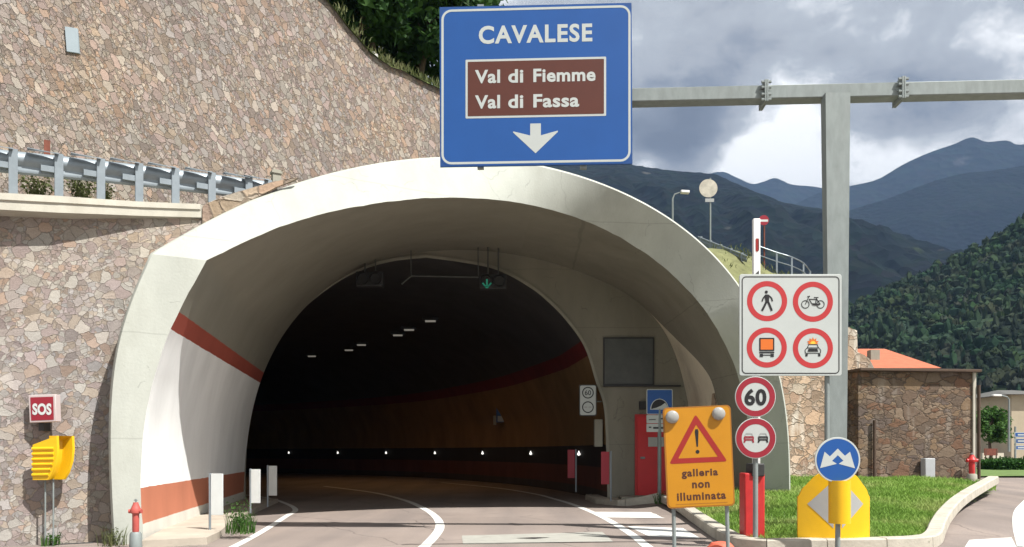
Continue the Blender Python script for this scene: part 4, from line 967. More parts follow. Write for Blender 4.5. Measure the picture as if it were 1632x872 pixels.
def beam(px0, px1, name):
    mb = MB(); a0, b0 = beam_sec(px0); a1, b1 = beam_sec(px1); v = Vector((0, .26, 0))
    mb.grid([[a0, b0, b0 + v, a0 + v], [a1, b1, b1 + v, a1 + v]], close=True); mb.f += [(0,1,2,3), (7,6,5,4)]; mb.mi += [0,0]
    return mb.build(name, M['galv'], t, bevel=.012)
beam(735, 1219, 'beam'); beam(1223, 1437, 'beam'); beam(1441, 1900, 'beam')
for px in (1221, 1439):
    a, b = beam_sec(px); c = (a + b) / 2 + Vector((0, .13, 0)); hh = (a.z - b.z) / 2
    mb = MB()
    for s in (-1, 1): mb.obox(c + gtv * s * .016, gtv * .014, gnv * .19, Vector((0, 0, hh + .065)))
    fl_ = mb.build('flange', M['galv'], t, bevel=.006)
    mb = MB()
    for zz in (-1, -.4, .4, 1):
        q = c + gnv * .165 + Vector((0, 0, zz * (hh + .03))); mb.tube(q - gtv * .075, q + gtv * .075, .024, n=6)
    for zz in (-1, 1): mb.add([c - gtv*.02 + gnv*.135 + Vector((0,0,zz*hh)), c - gtv*.14 + gnv*.135, c - gtv*.02 + gnv*.185 + Vector((0,0,zz*hh*.9))], [(0,1,2)])
    mb.build('bolt', M['galv'], fl_)
# ---- the blue overhead sign
BC = GCc - .16; sh = Sheet(BC, GM)
t = thing('overhead_sign', PP(855, 263, BC, GM), 'big blue overhead sign with a brown panel and a white down arrow', 'road sign')
E4 = [(700.5,11.5),(1006.5,4.5),(1008,261),(701.5,266)]
mb = MB(); sh.plate(mb, E4, .035); mb.build('panel', M['bluedark'], t, smooth=False)
pers = lambda x, y: (x, y + (855 - x) * (.0233 if y < 140 else .0165) * 1.0)
def persq(x, y):                                       # small perspective run of the face's level lines
    return (x, y - (x - 855) * (720 - y) * 3.6e-5 )
def PQ(l): return [persq(x, y) for x, y in l]
class PSheet(Sheet):
    def pt(s, q, eps=0.0): return super().pt(persq(*q), eps)
ps = PSheet(BC, GM)
mb = MB(); ps.poly(mb, rrect(702, 9.5, 1006.5, 262, 17), 1); mb.build('face', M['blue'], t, smooth=False)
mb = MB(); ps.frame(mb, 703.5, 12, 1005, 260, 16, 3.6, 2); mb.build('border', M['white'], t, smooth=False)
mb = MB(); ps.text(mb, 'CAVALESE', 763, 39.5, 944, 68.5, 2, .03, 1.12); mb.build('lettering', M['white'], t, smooth=False)
mb = MB(); ps.poly(mb, rrect(742, 93, 966, 187, 1.5), 2); pw = mb.build('panel_border', M['white'], t, smooth=False)
mb = MB(); ps.poly(mb, rrect(745.5, 96.5, 962.5, 183.5, 1), 3); mb.build('brown_panel', M['brown'], t, smooth=False)
mb = MB()
for w, x0, x1, y0 in (('Val', 757, 797, 110), ('di', 810, 834, 110), ('Fiemme', 850, 949, 110), ('Val', 757, 797, 150.5), ('di', 810, 834, 150.5), ('Fassa', 850, 923, 150.5)):
    mb = MB(); ps.text(mb, w, x0, y0, x1, y0 + 21.5, 4, .03, 1.06); mb.build('lettering', M['white'], t, smooth=False)
mb = MB(); ps.poly(mb, [(845,197),(862,197),(862,216),(889,209),(889,211),(853.5,244.5),(818,211),(818,209),(845,216)], 2); mb.build('arrow', M['white'], t, smooth=False)
for px in (766, 930):
    mb = MB(); a = PP(px, 8, BC + .06, GM); b = PP(px, 266, BC + .06, GM); mb.box((b.x - .05, b.y - .02, b.z - .03), (b.x + .05, b.y + .06, a.z)); mb.build('bracket', M['galv'], t)

# ---- board with four prohibition roundels
D = 11.97; sh = Sheet(D)
gb = lambda px, d: Vector((P(px, 800, d).x, d, island_z(P(px, 800, d).x, d)))
t = thing('prohibition_board', gb(1318, D + .07), 'white square board with four red ringed prohibition symbols', 'road sign')
mb = MB(); sh.plate(mb, rrect(1178.5, 437, 1341.5, 599, 4), .03); mb.build('panel', M['white'], t, bevel=.004)
mb = MB(); sh.frame(mb, 1182, 440.5, 1338, 596, 7, 1.8, 1); mb.build('border', M['dark'], t, smooth=False)
pb = gb(1318, D + .08); mb = MB(); mb.tube(pb - Vector((0, 0, .1)), P(1318, 450, D + .08), .036); mb.build('pole', M['galv'], t)
for y in (470, 565):
    mb = MB(); mb.box(tuple(P(1200, y + 3, D + .033)), tuple(P(1325, y - 3, D + .06))); mb.build('bracket', M['galv'], t)
def roundel(c):
    mb = MB(); sh.ring(mb, c, 32, 23.6, 1); return mb.build('red_ring', M['red'], t, smooth=False)
cs = {'ped': (1222.5, 480), 'bike': (1295.5, 481), 'truck': (1222, 554), 'car': (1295.5, 555)}
for c in cs.values(): roundel(c)
mb = MB(); x, y = cs['ped']
sh.disc(mb, (x - 1.2, y - 14.5), 2.4, 2)
sh.poly(mb, [(x-2.6,y-10.5),(x+1.8,y-10.5),(x+3.2,y-7),(x+3,y+2),(x-2.2,y+2),(x-3.6,y-6)], 3)
for pts, w in (([(x-2.4,y-9.5),(x-6.5,y-4),(x-8,y+.5)],2.3), ([(x+1.6,y-9.5),(x+7,y-5),(x+8.5,y+.3)],2.3), ([(x-.8,y+.5),(x-3.6,y+6.5),(x-8.2,y+15.5)],3.4), ([(x+1.4,y+.5),(x+4,y+6.5),(x+7.6,y+15.5)],3.4)):
    sh.stroke(mb, pts, w, 2)
mb.build('pedestrian_symbol', M['black'], t, smooth=False)
mb = MB(); x, y = cs['bike']
sh.ring(mb, (x - 12, y + 4.2), 6.6, 5.4, 2, 28); sh.ring(mb, (x + 12, y + 4.2), 6.6, 5.4, 2, 28)
for pts in ([(x-12,y+4.2),(x-7.5,y-6)], [(x-7.5,y-6),(x-5,y-9),(x-9,y-8)], [(x-5.5,y-4),(x+7,y-3.5)], [(x-6.5,y-4.5),(x-1,y+4)], [(x+6,y-6.8),(x+4,y+4)], [(x+12,y+4.2),(x+6,y-4)], [(x+1.5,y-6.6),(x+9,y-6.8)]): sh.stroke(mb, pts, 1.25, 2)
sh.poly(mb, [(x-1,y+2.4),(x+11,y+3.2),(x+11,y+5.4),(x+3,y+6),(x-1,y+5)], 3)
mb.build('moped_symbol', M['black'], t, smooth=False)
mb = MB(); x, y = cs['truck']
sh.frame(mb, x-12, y-15.5, x+12, y+5.5, 1, 2.2, 2); sh.poly(mb, [(x-12,y+6.8),(x+12,y+6.8),(x+12,y+9),(x-12,y+9)], 2)
for sx in (-1, 1): sh.poly(mb, [(x+sx*6,y+10),(x+sx*11.2,y+10),(x+sx*11.2,y+15),(x+sx*6,y+15)], 2)
sh.stroke(mb, [(x-6,y+12),(x+6,y+12)], 1.4, 2); mb.build('lorry_symbol', M['black'], t, smooth=False)
mb = MB(); sh.poly(mb, [(x-9.9,y-13.4),(x+9.9,y-13.4),(x+9.9,y+3.4),(x-9.9,y+3.4)], 2); mb.build('orange_load', M['orange'], t, smooth=False)
mb = MB(); x, y = cs['car']
for pts in ([(x-9,y-.5),(x-6.5,y-6),(x+6.5,y-6),(x+9,y-.5)], [(x-12,y+8),(x-12.5,y+3),(x-9,y-.5),(x+9,y-.5),(x+12.5,y+3),(x+12,y+8),(x-12,y+8)]): sh.stroke(mb, pts, 1.1, 2)
sh.poly(mb, [(x-7,y+.8),(x+7,y+.8),(x+8.5,y+5.6),(x-8.5,y+5.6)], 2)
for sx in (-1, 1): sh.poly(mb, [(x+sx*8,y+9),(x+sx*12,y+9),(x+sx*12,y+13),(x+sx*8.5,y+13)], 2)
mb.build('car_symbol', M['black'], t, smooth=False)
def burst(r0, r1, up, m, layer):
    pts = []
    for k in range(13):
        a = math.pi * (1.06 - 1.12 * k / 12) ; rr = r1 if k % 2 == 0 else r0; pts.append((x + rr * math.cos(a), y - 7.2 - up * abs(math.sin(a)) * rr / r1 * (1 if math.sin(a) > 0 else -.1)))
    pts += [(x + 6, y - 6.6), (x - 6, y - 6.6)]
    mb = MB(); sh.poly(mb, pts, layer); mb.build('burst_symbol', m, t, smooth=False)
burst(6.4, 10, 10.5, M['orange'], 2); burst(3, 5, 5.5, M['fire'], 3)

# ---- speed limit and no overtaking roundels on their pole
D = 11.62; sh = Sheet(D); pb = gb(1204, D + .06)
t = thing('speed_sign', pb, 'round red and white 60 sign above a no overtaking sign on one pole', 'road sign')
mb = MB(); mb.tube(pb - Vector((0, 0, .1)), P(1204, 600, D + .07), .037); mb.build('pole', M['galv'], t)
def round_sign(name, c, ringm):
    mb = MB(); sh.plate(mb, circ(c, 32.5), .02); p = mb.build(name, M['white'], t, bevel=.003)
    mb = MB(); sh.ring(mb, c, 31.3, 22.4, 1); mb.build('red_ring', ringm, p, smooth=False)
    return p
c = (1204, 632.5); p = round_sign('speed_limit_disc', c, M['crimson']); mb = MB(); sh.text(mb, '60', 1186.5, 619.5, 1221.5, 646.5, 2, .035, 1.05); mb.build('numeral', M['black'], p, smooth=False)
c = (1204.5, 698.5); p = round_sign('no_overtaking_disc', c, M['crimson'])
for sx, m_ in ((-11, 'crimson'), (11.5, 'black')):
    x, y = c[0] + sx, c[1]; mb = MB()
    for pts in ([(x-6.5,y-3),(x-4.5,y-7.5),(x+4.5,y-7.5),(x+6.5,y-3)],): 
        mbg = MB(); sh.stroke(mbg, pts, 1.2, 2); mbg.build('car_outline', M['greyfilm'], p, smooth=False)
    sh.frame(mb, x-8, y-3.2, x+8, y+3.6, 2, 2.0, 2)
    for s2 in (-1, 1): sh.poly(mb, [(x+s2*4.6,y+3.4),(x+s2*8,y+3.4),(x+s2*8.4,y+7),(x+s2*6,y+7)], 2)
    sh.stroke(mb, [(x-6.5,y),(x+6.5,y)], 1.2, 3); mb.build('car_symbol', M[m_], p, smooth=False)
# ---- barrier: red housing with its white arm raised
D = 11.95; pb = gb(1204, D)
t = thing('barrier_gate', pb, 'red barrier housing with a white arm raised straight up behind the 60 sign', 'barrier')
a, b = P(1187, 858, D), P(1220, 754, D)
mb = MB(); hz = b.z
mb.box((a.x, D, pb.z - .05), (a.x + .135, D + .3, hz)); mb.build('housing', M['redpost'], t, bevel=.02)
mb = MB(); mb.box((a.x + .17, D + .02, pb.z - .05), (b.x, D + .32, hz)); mb.build('housing', M['redpost'], t, bevel=.02)
mb = MB(); mb.box((a.x + .1, D - .03, hz - .05), (b.x - .02, D + .3, hz + .14)); mb.build('hinge_block', M['dark'], t, bevel=.015)
mb = MB(); a, b = P(1201, 760, D + .16), P(1212, 348, D + .16); mb.box((a.x, D + .16, hz + .1), (b.x, D + .24, b.z)); arm = mb.build('arm', M['whitebase'], t, bevel=.01)
mb = MB(); sh2 = Sheet(D + .158); sh2.poly(mb, rrect(1204.4, 380, 1208.8, 401, 2), 1); mb.build('reflector', M['signred'], arm, smooth=False)
mb = MB(); sh2.poly(mb, [(1208.8,380),(1209.8,380),(1209.8,399),(1204.6,403),(1208.8,399)], 2); sh2.poly(mb, [(1203.5,437),(1209.5,431),(1209.5,437)], 1); mb.build('reflector_edge', M['dark'], arm, smooth=False)
# ---- blue keep left or right roundel
D = 11.0; sh = Sheet(D); pz = P(1337, 872, D)
pb = gb(1337, D + .09) if in_poly(pz.x, D, isl) else Vector((pz.x, D + .05, .0))
t = thing('keep_sign', pb, 'round blue sign with two white arrows parting left and right', 'road sign')
mb = MB(); mb.tube(pb - Vector((0, 0, .05)), P(1337, 720, D + .05), .034); mb.build('pole', M['galv'], t)
mb = MB(); sh.plate(mb, circ((1335, 733), 36.2), .02); mb.build('disc', M['white'], t, bevel=.003)
mb = MB(); sh.disc(mb, (1335, 733), 33.6, 1); mb.build('blue_face', M['blue'], t, smooth=False)
mb = MB(); x, y = 1335, 733
sh.poly(mb, [(x,y-18),(x+11.5,y-6.5),(x+19.5,y-13),(x+27.5,y+13.5),(x+1.5,y+6.3),(x+9,y+1.5),(x,y-7.5),(x-9,y+1.5),(x-1.5,y+6.3),(x-28,y+13),(x-21,y-13),(x-12.5,y-5.5)], 2)
mb.build('arrow_symbol', M['white'], t, smooth=False)
mb = MB(); q0 = P(1338, 834, D + .06); q1 = P(1338, 766, D + .06); mb.lathe((q0.x, q0.y, q0.z), [(.143, 0), (.143, q1.z - q0.z)], 28); mb.build('reflector_sleeve', M['yellow'], t)
# ---- bent yellow obstacle board on the grass
D = 11.55; cx = P(1335.5, 800, D).x; w = .515; bz = island_z(cx, D) - .02
t = thing('obstacle_board', (cx, D, bz), 'bent yellow obstacle board with a grey diamond standing on the grass', 'marker board')
def ob(u, z, e=0.0): return Vector((cx + u, D + .16 * u * u / w + .13 * abs(u) - e, z))
zt = P(1335, 755, D).z
def ob_top(u):
    a = abs(u); return zt - (.24 * sm(.22, w, a) ** 1.0 + .10 * sm(.45, w, a))
us = [-w + 2 * w * k / 40 for k in range(41)]
mb = MB(); mb.grid([[ob(u, bz) for u in us], [ob(u, ob_top(u)) for u in us], [ob(u, ob_top(u), -.035) for u in us], [ob(u, bz, -.035) for u in us]], close=False)
mb.grid([[ob(w, bz), ob(w, bz, -.035)], [ob(w, ob_top(w)), ob(w, ob_top(w), -.035)]]); mb.grid([[ob(-w, bz), ob(-w, bz, -.035)], [ob(-w, ob_top(w)), ob(-w, ob_top(w), -.035)]])
mb.build('board', M['yellow'], t)
zc = P(1335, 804, D).z
for s in (-1, 1):
    u0, u1 = .06, .40; col = [s * (u0 + (u1 - u0) * k / 14) for k in range(15)]
    mb = MB(); mb.grid([[ob(u, zc + .40 * (1 - abs(u) / u1) * 1.0, .004) for u in col], [ob(u, zc - .40 * (1 - abs(u) / u1), .004) for u in col]]); mb.build('diamond_half', M['greyfilm'], t)

# ---- yellow roadworks board: galleria non illuminata
D = 10.9; rl = R(2.6); pv = (1114, 728); sh = Sheet(D, 0, rl, pv)
x0, x1, y0_, y1_ = 1060, 1168, 647.5, 808.5
t = thing('warning_board', P(1114, 886, D), 'amber warning board with a red triangle and two round lamps on two legs', 'warning sign')
mb = MB(); sh.plate(mb, rrect(x0, y0_, x1, y1_, 7), .04); mb.build('panel', M['amberdk'], t)
mb = MB(); sh.poly(mb, rrect(x0 + 2.2, y0_ + 2.2, x1 - 2.2, y1_ - 2.2, 6), 1); mb.build('face', M['amber'], t, smooth=False)
def tri(k): 
    c = (1112, 712); A = [(1111.5, 660), (1159, 737.5), (1066, 737.5)]
    return [(c[0] + (p[0]-c[0])*k, c[1] + (p[1]-c[1])*k) for p in A]
def rtri(k, r):
    A = tri(k); out = []
    for i in range(3):
        p = Vector(A[i]); q = (Vector(A[i-1]) - p).normalized(); s = (Vector(A[(i+1)%3]) - p).normalized()
        a, b = p + q * r, p + s * r
        for j in range(5): 
            f = j/4; out.append(tuple((a.lerp(p, f) ).lerp(p.lerp(b, f), f)))
    return out
A = rtri(1, 5); B = rtri(.68, 1)
mb = MB(); mb.grid([[sh.pt(q, .004) for q in A + A[:1]], [sh.pt(q, .004) for q in B + B[:1]]]); mb.build('red_triangle', M['signred'], t, smooth=False)
mb = MB(); sh.poly(mb, [(1110,684),(1114,684),(1115,688),(1113.2,712),(1110.8,712),(1109,688)], 2); sh.disc(mb, (1112, 720), 3.1, 2, 20); mb.build('exclamation_mark', M['black'], t, smooth=False)
for a_ in (('galleria', 1085, 747, 1143, 762.5, 2, .035, 1.15), ('non', 1101, 768.5, 1129, 778, 2, .035, 1.15), ('illuminata', 1076, 784, 1154, 797, 2, .035, 1.16)):
    mb = MB(); sh.text(mb, *a_); mb.build('lettering', M['textbrown'], t, smooth=False)
mb = MB(); sh.stroke(mb, [(1074, 802.5), (1156, 802.5)], .8, 2); mb.build('line', M['amberdk'], t, smooth=False)
for lx, ly in ((1074, 663), (1148, 661)):
    c = sh.pt((lx, ly)); mb = MB(); mb.path([c, c - Vector((0, .02, 0)), c - Vector((0, .045, 0)), c - Vector((0, .06, 0)), c - Vector((0, .068, 0))], [.088, .088, .082, .066, .02], 26); mb.build('lamp', M['lens'], t)
for lx0, ly0, lx1 in ((1075.5, 655, 1075), (1160, 655, 1160.5)):
    a = sh.pt((lx0, ly0), -.07); b = P(lx1, 885, D + .07); b.z = 0
    mb = MB(); mb.tube(b, a, .027); mb.build('leg', M['galv'], t)
    mb = MB(); mb.obox(b + Vector((0, 0, .035)), Vector((.03, 0, 0)), Vector((0, .45, 0)), Vector((0, 0, .03))); mb.build('foot', M['galv'], t)
c = P(1149, 880, 11.2); mb = MB(); mb.lathe((c.x, c.y, 0), [(.17, 0), (.19, .03), (.185, .09), (.13, .15), (.03, .17)], 18)
mb.build('foot_weight', mat('red_rubber', (.6,.12,.07), .7, var=.15, scale=6), None, origin=(c.x, c.y, 0), label='red rubber weight lying at the right leg of the amber warning board', category='weight')
# ---- blue tunnel sign with plates, in front of the red door
D = 20.9; sh = Sheet(D); pb = P(1051, 800, D); pb.z = .14
t = thing('tunnel_name_sign', pb, 'blue square sign with a tunnel arch and a white plate below, before the red door', 'road sign')
mb = MB(); mb.tube(pb - Vector((0,0,.05)), P(1051, 625, D + .05), .05); mb.build('pole', M['galv'], t)
mb = MB(); sh.plate(mb, rrect(1030.5, 620.5, 1072, 660.5, 2), .03); mb.build('panel', M['white'], t)
mb = MB(); sh.poly(mb, rrect(1031.6, 621.6, 1070.9, 659.4, 1.5), 1); mb.build('face', M['blue'], t, smooth=False)
def arch(r, cx, by, k=1.0): return [(cx + r * math.cos(math.pi * i / 24) , by - r * math.sin(math.pi * i / 24) * k) for i in range(25)]
mb = MB(); sh.poly(mb, arch(14.8, 1051, 653, 1.18), 2); mb.build('arch_outline', M['white'], t, smooth=False)
mb = MB(); sh.poly(mb, arch(13.2, 1051, 651.8, 1.15), 3); mb.build('arch_symbol', M['black'], t, smooth=False)
mb = MB(); sh.poly(mb, [(1039,651.6),(1046,650),(1054,646.5),(1060,642),(1063.5,647),(1063.8,651.6)], 4); mb.build('road_symbol', M['white'], t, smooth=False)
mb = MB(); sh.plate(mb, rrect(1030.5, 661.5, 1072, 674.5, 1), .025); sp_ = mb.build('name_plate', M['white'], t)
mb = MB(); sh.stroke(mb, [(1034, 669), (1045, 668.6)], 1.3, 1); sh.stroke(mb, [(1050, 667.5), (1068, 667.5)], 2.2, 1); mb.build('lettering', M['dark'], sp_, smooth=False)
mb = MB(); sh.plate(mb, rrect(1030.5, 675.5, 1072, 688.5, 1), .025); sp_ = mb.build('length_plate', M['white'], t)
mb = MB(); sh.stroke(mb, [(1034, 681), (1038, 681)], 2, 1); sh.stroke(mb, [(1041, 682), (1064, 682)], 3, 1); mb.build('lettering', M['dark'], sp_, smooth=False)
# ---- red marker panels at the right of the opening, white ones at the left
def marker_panel(x0, x1, yt, yb, post_px, foot, d, m, label, group, side=1):
    sh = Sheet(d); b = P(post_px, foot, d)
    t = thing('marker_post', b, label, 'marker post', group)
    mb = MB(); mb.tube(b, P(post_px, yt - 1, d + .03), .022, n=8); mb.build('post', M['galv_rail'], t)
    mb = MB(); sh.plate(mb, [(x0, yt), (x1, yt), (x1, yb), (x0, yb)], .03); mb.build('panel', M[m], t, bevel=.004)
    return t
marker_panel(904.5, 916, 717, 762, 918, 784, 23.0, 'crimson', 'dark red marker panel just inside the tunnel opening', 'red marker panels by the tunnel opening')
marker_panel(958, 971, 720, 772, 973.5, 799, 20.9, 'crimson', 'dark red marker panel on the kerb in front of the concrete end wall', 'red marker panels by the tunnel opening')
marker_panel(336, 355, 755, 821, 334.5, 855, 13.5, 'panel_white', 'sunlit white marker panel nearest on the left kerb', 'white marker panels on the left kerb')
marker_panel(400, 414.5, 748, 802, 399, 818, 16.6, 'panel_white', 'shaded white marker panel in the middle of the left three', 'white marker panels on the left kerb')
marker_panel(428, 441, 742.5, 790, 426.5, 808, 18.6, 'panel_white', 'farthest shaded white marker panel of the left three', 'white marker panels on the left kerb')

# ---- SOS sign and yellow call box by the left wall
pc = PP(68, 652, LC - .3, LM); d = pc.y; sh = Sheet(d)
t = thing('sos_sign', PP(66, 672, LC - .3, LM), 'red SOS sign box with a pale frame on the left stone wall', 'emergency sign')
mb = MB(); sh.plate(mb, [(45,630),(88,628.5),(89.5,672),(47,674)], .14); mb.build('box', mat('sign_box', (.5,.42,.41), .5, var=.08), t, bevel=.008)
mb = MB(); sh.poly(mb, [(48.5,633.5),(85,632.3),(86,669),(50,670.5)], 2); mb.build('face', M['crimson'], t, smooth=False)
mb = MB(); sh.text(mb, 'SOS', 52, 643, 82.5, 661.5, 4, .045, 1.02); mb.build('lettering', M['panel_white'], t, smooth=False)
mb = MB(); mb.box((pc.x - .12, d + .1, pc.z - .32), (pc.x - .04, d + .32, pc.z + .1)); mb.build('bracket', M['dark'], t)
d0 = PP(75, 730, LC - .42, LM).y; sh = Sheet(d0)
foot = P(72, 870, d0 + .1); foot.z = .03
t = thing('call_box', foot, 'yellow ribbed hood of an emergency call box on two thin legs', 'call box')
fr_ = [(52,709),(90,694.5),(91,716),(89,735),(83,754),(76,765),(52,765)]
V = Vector((.155, .2, 0)); f3 = [sh.pt(q) for q in fr_]; k3 = [p + V for p in f3]
mb = MB(); n = len(f3); w_in = .022
mb.ngon(f3)                                            # ribbed left cheek
mb.add([f3[0], f3[1], k3[1], k3[0]], [(0,1,2,3)]); mb.add([f3[0], k3[0], k3[-1], f3[-1]], [(0,1,2,3)]); mb.add([f3[-1], k3[-1], k3[-2], f3[-2]], [(0,1,2,3)])
mb.ngon(k3[::-1])
# lip round the opening and the recess behind it
of = f3[1:6]; ok = k3[1:6]
def inset(a, b, e): return a.lerp(b, e)
mb.grid([of, [inset(a, b, .13) for a, b in zip(of, ok)]]); mb.grid([[inset(a, b, .87) for a, b in zip(of, ok)], ok])
rec = Vector((-.16, .03, 0))
i0 = [inset(a, b, .13) for a, b in zip(of, ok)]; i1 = [inset(a, b, .87) for a, b in zip(of, ok)]
mb.grid([i0, [p + rec for p in i0]]); mb.grid([[p + rec for p in i1], i1]); mb.grid([[p + rec for p in i0], [p + rec for p in i1]])
mb.add([i0[0], i1[0], i1[0] + rec, i0[0] + rec], [(0,1,2,3)]); mb.add([i0[-1], i1[-1], i1[-1] + rec, i0[-1] + rec], [(3,2,1,0)])
mb.build('hood', M['yellow'], t)
for k in range(6):
    y = 715.5 + k * 8.3; xr = 90 if y < 736 else 90 - (y - 736) * .38
    a = sh.pt((51.5, y)); b = sh.pt((xr - 4, y - .6)); mb = MB(); mb.path([a, b], .024, 10); mb.build('rib', M['yellow'], t)
for lx in (66, 79):
    a = sh.pt((lx, 764), -.1); b = Vector((a.x, a.y, 0)); mb = MB(); mb.tube(b, a, .012, n=8); mb.build('leg', M['galv'], t)
a = PP(86, 869, LC - .2, LM); b = PP(148, 866, LC - .2, LM)
mb = MB(); mb.path([a, b], .02, 6); mb.path([Vector((a.x, a.y, 0)), a], .018, 6); mb.path([Vector((b.x, b.y, 0)), b], .018, 6); mb.build('low_rail', M['dark'], None, origin=(a.x, a.y, 0), label='thin dark rail low along the foot of the left stone wall', category='rail')

# ================================================================== FAR TOWN
def house(name, x0, x1, d, dep, zb, ze, roof, label, wm, rm, wins=(), gable=None, hip=.35):
    t = thing(name, ((x0+x1)/2, d, zb), label, 'house')
    mb = MB(); mb.box((x0, d, zb - .5), (x1, d + dep, ze)); wall = mb.build('wall', M[wm], t, smooth=False)
    o = .5; A = [Vector((x0-o, d-o, ze)), Vector((x1+o, d-o, ze)), Vector((x1+o, d+dep+o, ze)), Vector((x0-o, d+dep+o, ze))]; ln = x1 - x0
    mb = MB()
    if gable is None:
        r0 = Vector((x0 + ln*hip, d + dep/2, ze + roof)); r1 = Vector((x1 - ln*hip, d + dep/2, ze + roof))
        mb.add(A + [r0, r1], [(0,1,5,4), (1,2,5), (2,3,4,5), (3,0,4), (0,3,2,1)])
    else:
        r0 = Vector(((x0+x1)/2, d - o, ze + roof)); r1 = Vector(((x0+x1)/2, d + dep + o, ze + roof))
        mb.add(A + [r0, r1], [(0,4,5,3), (1,2,5,4), (0,1,4), (3,5,2), (0,3,2,1)])
    rf = mb.build('roof', M[rm], t, smooth=False)
    for (wx0, wz0, wx1, wz1, m_) in wins:
        mb = MB(); mb.box((wx0, d - .04, wz0), (wx1, d + .02, wz1)); w = mb.build('window', M['whitebase'], t)
        mb = MB(); mb.box((wx0 + .07, d - .06, wz0 + .07), (wx1 - .07, d - .045, wz1 - .07)); mb.build('pane', M[m_], w)
    return t, rf
# red tiled roof behind the stone building
d = 44; ph = lambda px, py, d=44: P(px, py, d)
t, rf = house('tiled_house', ph(1384,0).x, ph(1478,0).x, d, 7, .5, ph(0,588).z, ph(0,556,47.5).z - ph(0,588).z, 'house with an orange terracotta hip roof behind the stone building', 'plaster2', 'tile', (), None, .22)
mb = MB(); c = ph(1391, 566, 45.5); mb.box((c.x-.28, 45.1, c.z-.9), (c.x+.22, 45.6, c.z+.25)); mb.build('chimney', M['conc_grey'], rf)
d = 75; q = lambda px, py: P(px, py, 75)
house('grey_roof_house', q(1566,0).x, q(1612,0).x, 75, 9, .5, q(0,680).z, q(0,654).z - q(0,680).z, 'low cream house with a grey gabled roof right of the stone building', 'plaster2', 'slate', ((q(1609,0).x - .3, q(0,712).z, q(1616,0).x - .3, q(0,697).z, 'teal'), (q(1580,0).x, q(0,712).z, q(1587,0).x, q(0,700).z, 'window')), True)
d = 62; q = lambda px, py: P(px, py, 62)
house('ochre_house', q(1612,0).x, q(1705,0).x, 62, 9, .5, q(0,629).z, q(0,615).z - q(0,629).z, 'tall ochre house with a flat grey hip roof at the right edge', 'plaster', 'slate', ((q(1634,0).x, q(0,680).z, q(1650,0).x, q(0,655).z, 'window'), (q(1664,0).x, q(0,680).z, q(1680,0).x, q(0,655).z, 'window')))
d = 100; q = lambda px, py: P(px, py, 100)
house('distant_house', q(1572,0).x, q(1632,0).x, 100, 9, .5, q(0,665).z, q(0,640).z - q(0,665).z, 'distant dark house with a steep slate roof beyond the grey roofed house', 'brownwood', 'slate', ())
# boards and planting at the far junction
d = 42; sh = Sheet(d); b = P(1618, 765, d); b.z = .55
t = thing('town_sign', b, 'blue and white direction boards on a pole by the hedge at the right edge', 'road sign')
mb = MB(); mb.tube(b, P(1618, 680, d + .06), .05); mb.tube(b + Vector((1.2,0,0)), P(1618, 680, d + .06) + Vector((1.2,0,0)), .05); mb.build('pole', M['galv'], t)
for k, (y0_, y1_, m_) in enumerate(((689,697,'blue'),(699,707,'bluedark'),(710,717,'blue'))):
    mb = MB(); sh.plate(mb, [(1617,y0_),(1662,y0_),(1662,y1_),(1617,y1_)], .04); p = mb.build('panel', M['white'], t)
    mb = MB(); sh.poly(mb, [(1618,y0_+1),(1661,y0_+1),(1661,y1_-1),(1618,y1_-1)], 1); mb.build('face', M[m_], p, smooth=False)
    mb = MB(); sh.stroke(mb, [(1622,(y0_+y1_)/2),(1652,(y0_+y1_)/2)], 2.4, 2); mb.build('lettering', M['white'], p, smooth=False)
d = 46; sh = Sheet(d); b = P(1578, 750, d); b.z = .55
t = thing('brown_board', b, 'small brownish red board on two posts behind the corner of the stone building', 'board')
mb = MB(); sh.plate(mb, [(1569,715),(1590,715),(1590,726),(1569,726)], .05); mb.build('panel', M['rust'], t)
for px in (1571, 1588):
    mb = MB(); mb.tube((P(px, 700, d).x, d + .03, .5), P(px, 716, d + .03), .04, n=6); mb.build('post', M['brownwood'], t)
hb = P(1640, 756, 36); rh = random.Random(21)
t = thing('hedge', (hb.x, 36.5, .5), 'clipped dark green box hedge beside the far road', 'hedge')
X0, X1 = P(1590, 0, 36).x, P(1735, 0, 36).x; Z0, Z1 = .5, P(0, 734, 36).z
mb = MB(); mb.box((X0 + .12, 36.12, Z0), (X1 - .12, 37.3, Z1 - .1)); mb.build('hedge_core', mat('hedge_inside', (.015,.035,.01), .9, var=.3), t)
mb = MB()
for _ in range(7000):
    f = rh.random()
    if f < .5: p = Vector((rh.uniform(X0, X1), 36 + rh.gauss(0, .07), rh.uniform(Z0, Z1)))
    elif f < .8: p = Vector((rh.uniform(X0, X1), rh.uniform(36, 37.4), Z1 + rh.gauss(0, .05)))
    else: p = Vector((X0 + rh.gauss(0, .07), rh.uniform(36, 37.4), rh.uniform(Z0, Z1)))
    leaf_at(mb, p, .07, rh)
mb.build('foliage', M['hedge'], t, smooth=False)
tree((P(1577, 0, 56).x, 56, .5), 4.4, 1.5, 300, 'leaf2', 'small green tree beside the corner of the stone building, in front of the cream house', .35, .16, 1800, None)
mb = MB(); v = [P(1572, 745, 60)]; mb.box((P(1566,0,58).x, 58, .3), (P(1600,0,58).x, 58.3, P(0, 722, 58).z)); mb.build('garden_wall', M['plaster2'], None, origin=(P(1580,0,58).x, 58, .3), label='low cream garden wall in front of the grey roofed house', category='wall')
mb = MB(); vv = [Vector((14.8, 27.2, .58)), Vector((17, 27.0, .6)), Vector((24, 34, .6)), Vector((22, 57.5, .6)), Vector((32, 57.5, .6)), Vector((33, 60, .6)), Vector((24, 60, .6)), Vector((17.5, 35, .6))]
mb.ngon(vv); mb.build('lawn', M['soil'], None, smooth=False, **S_)

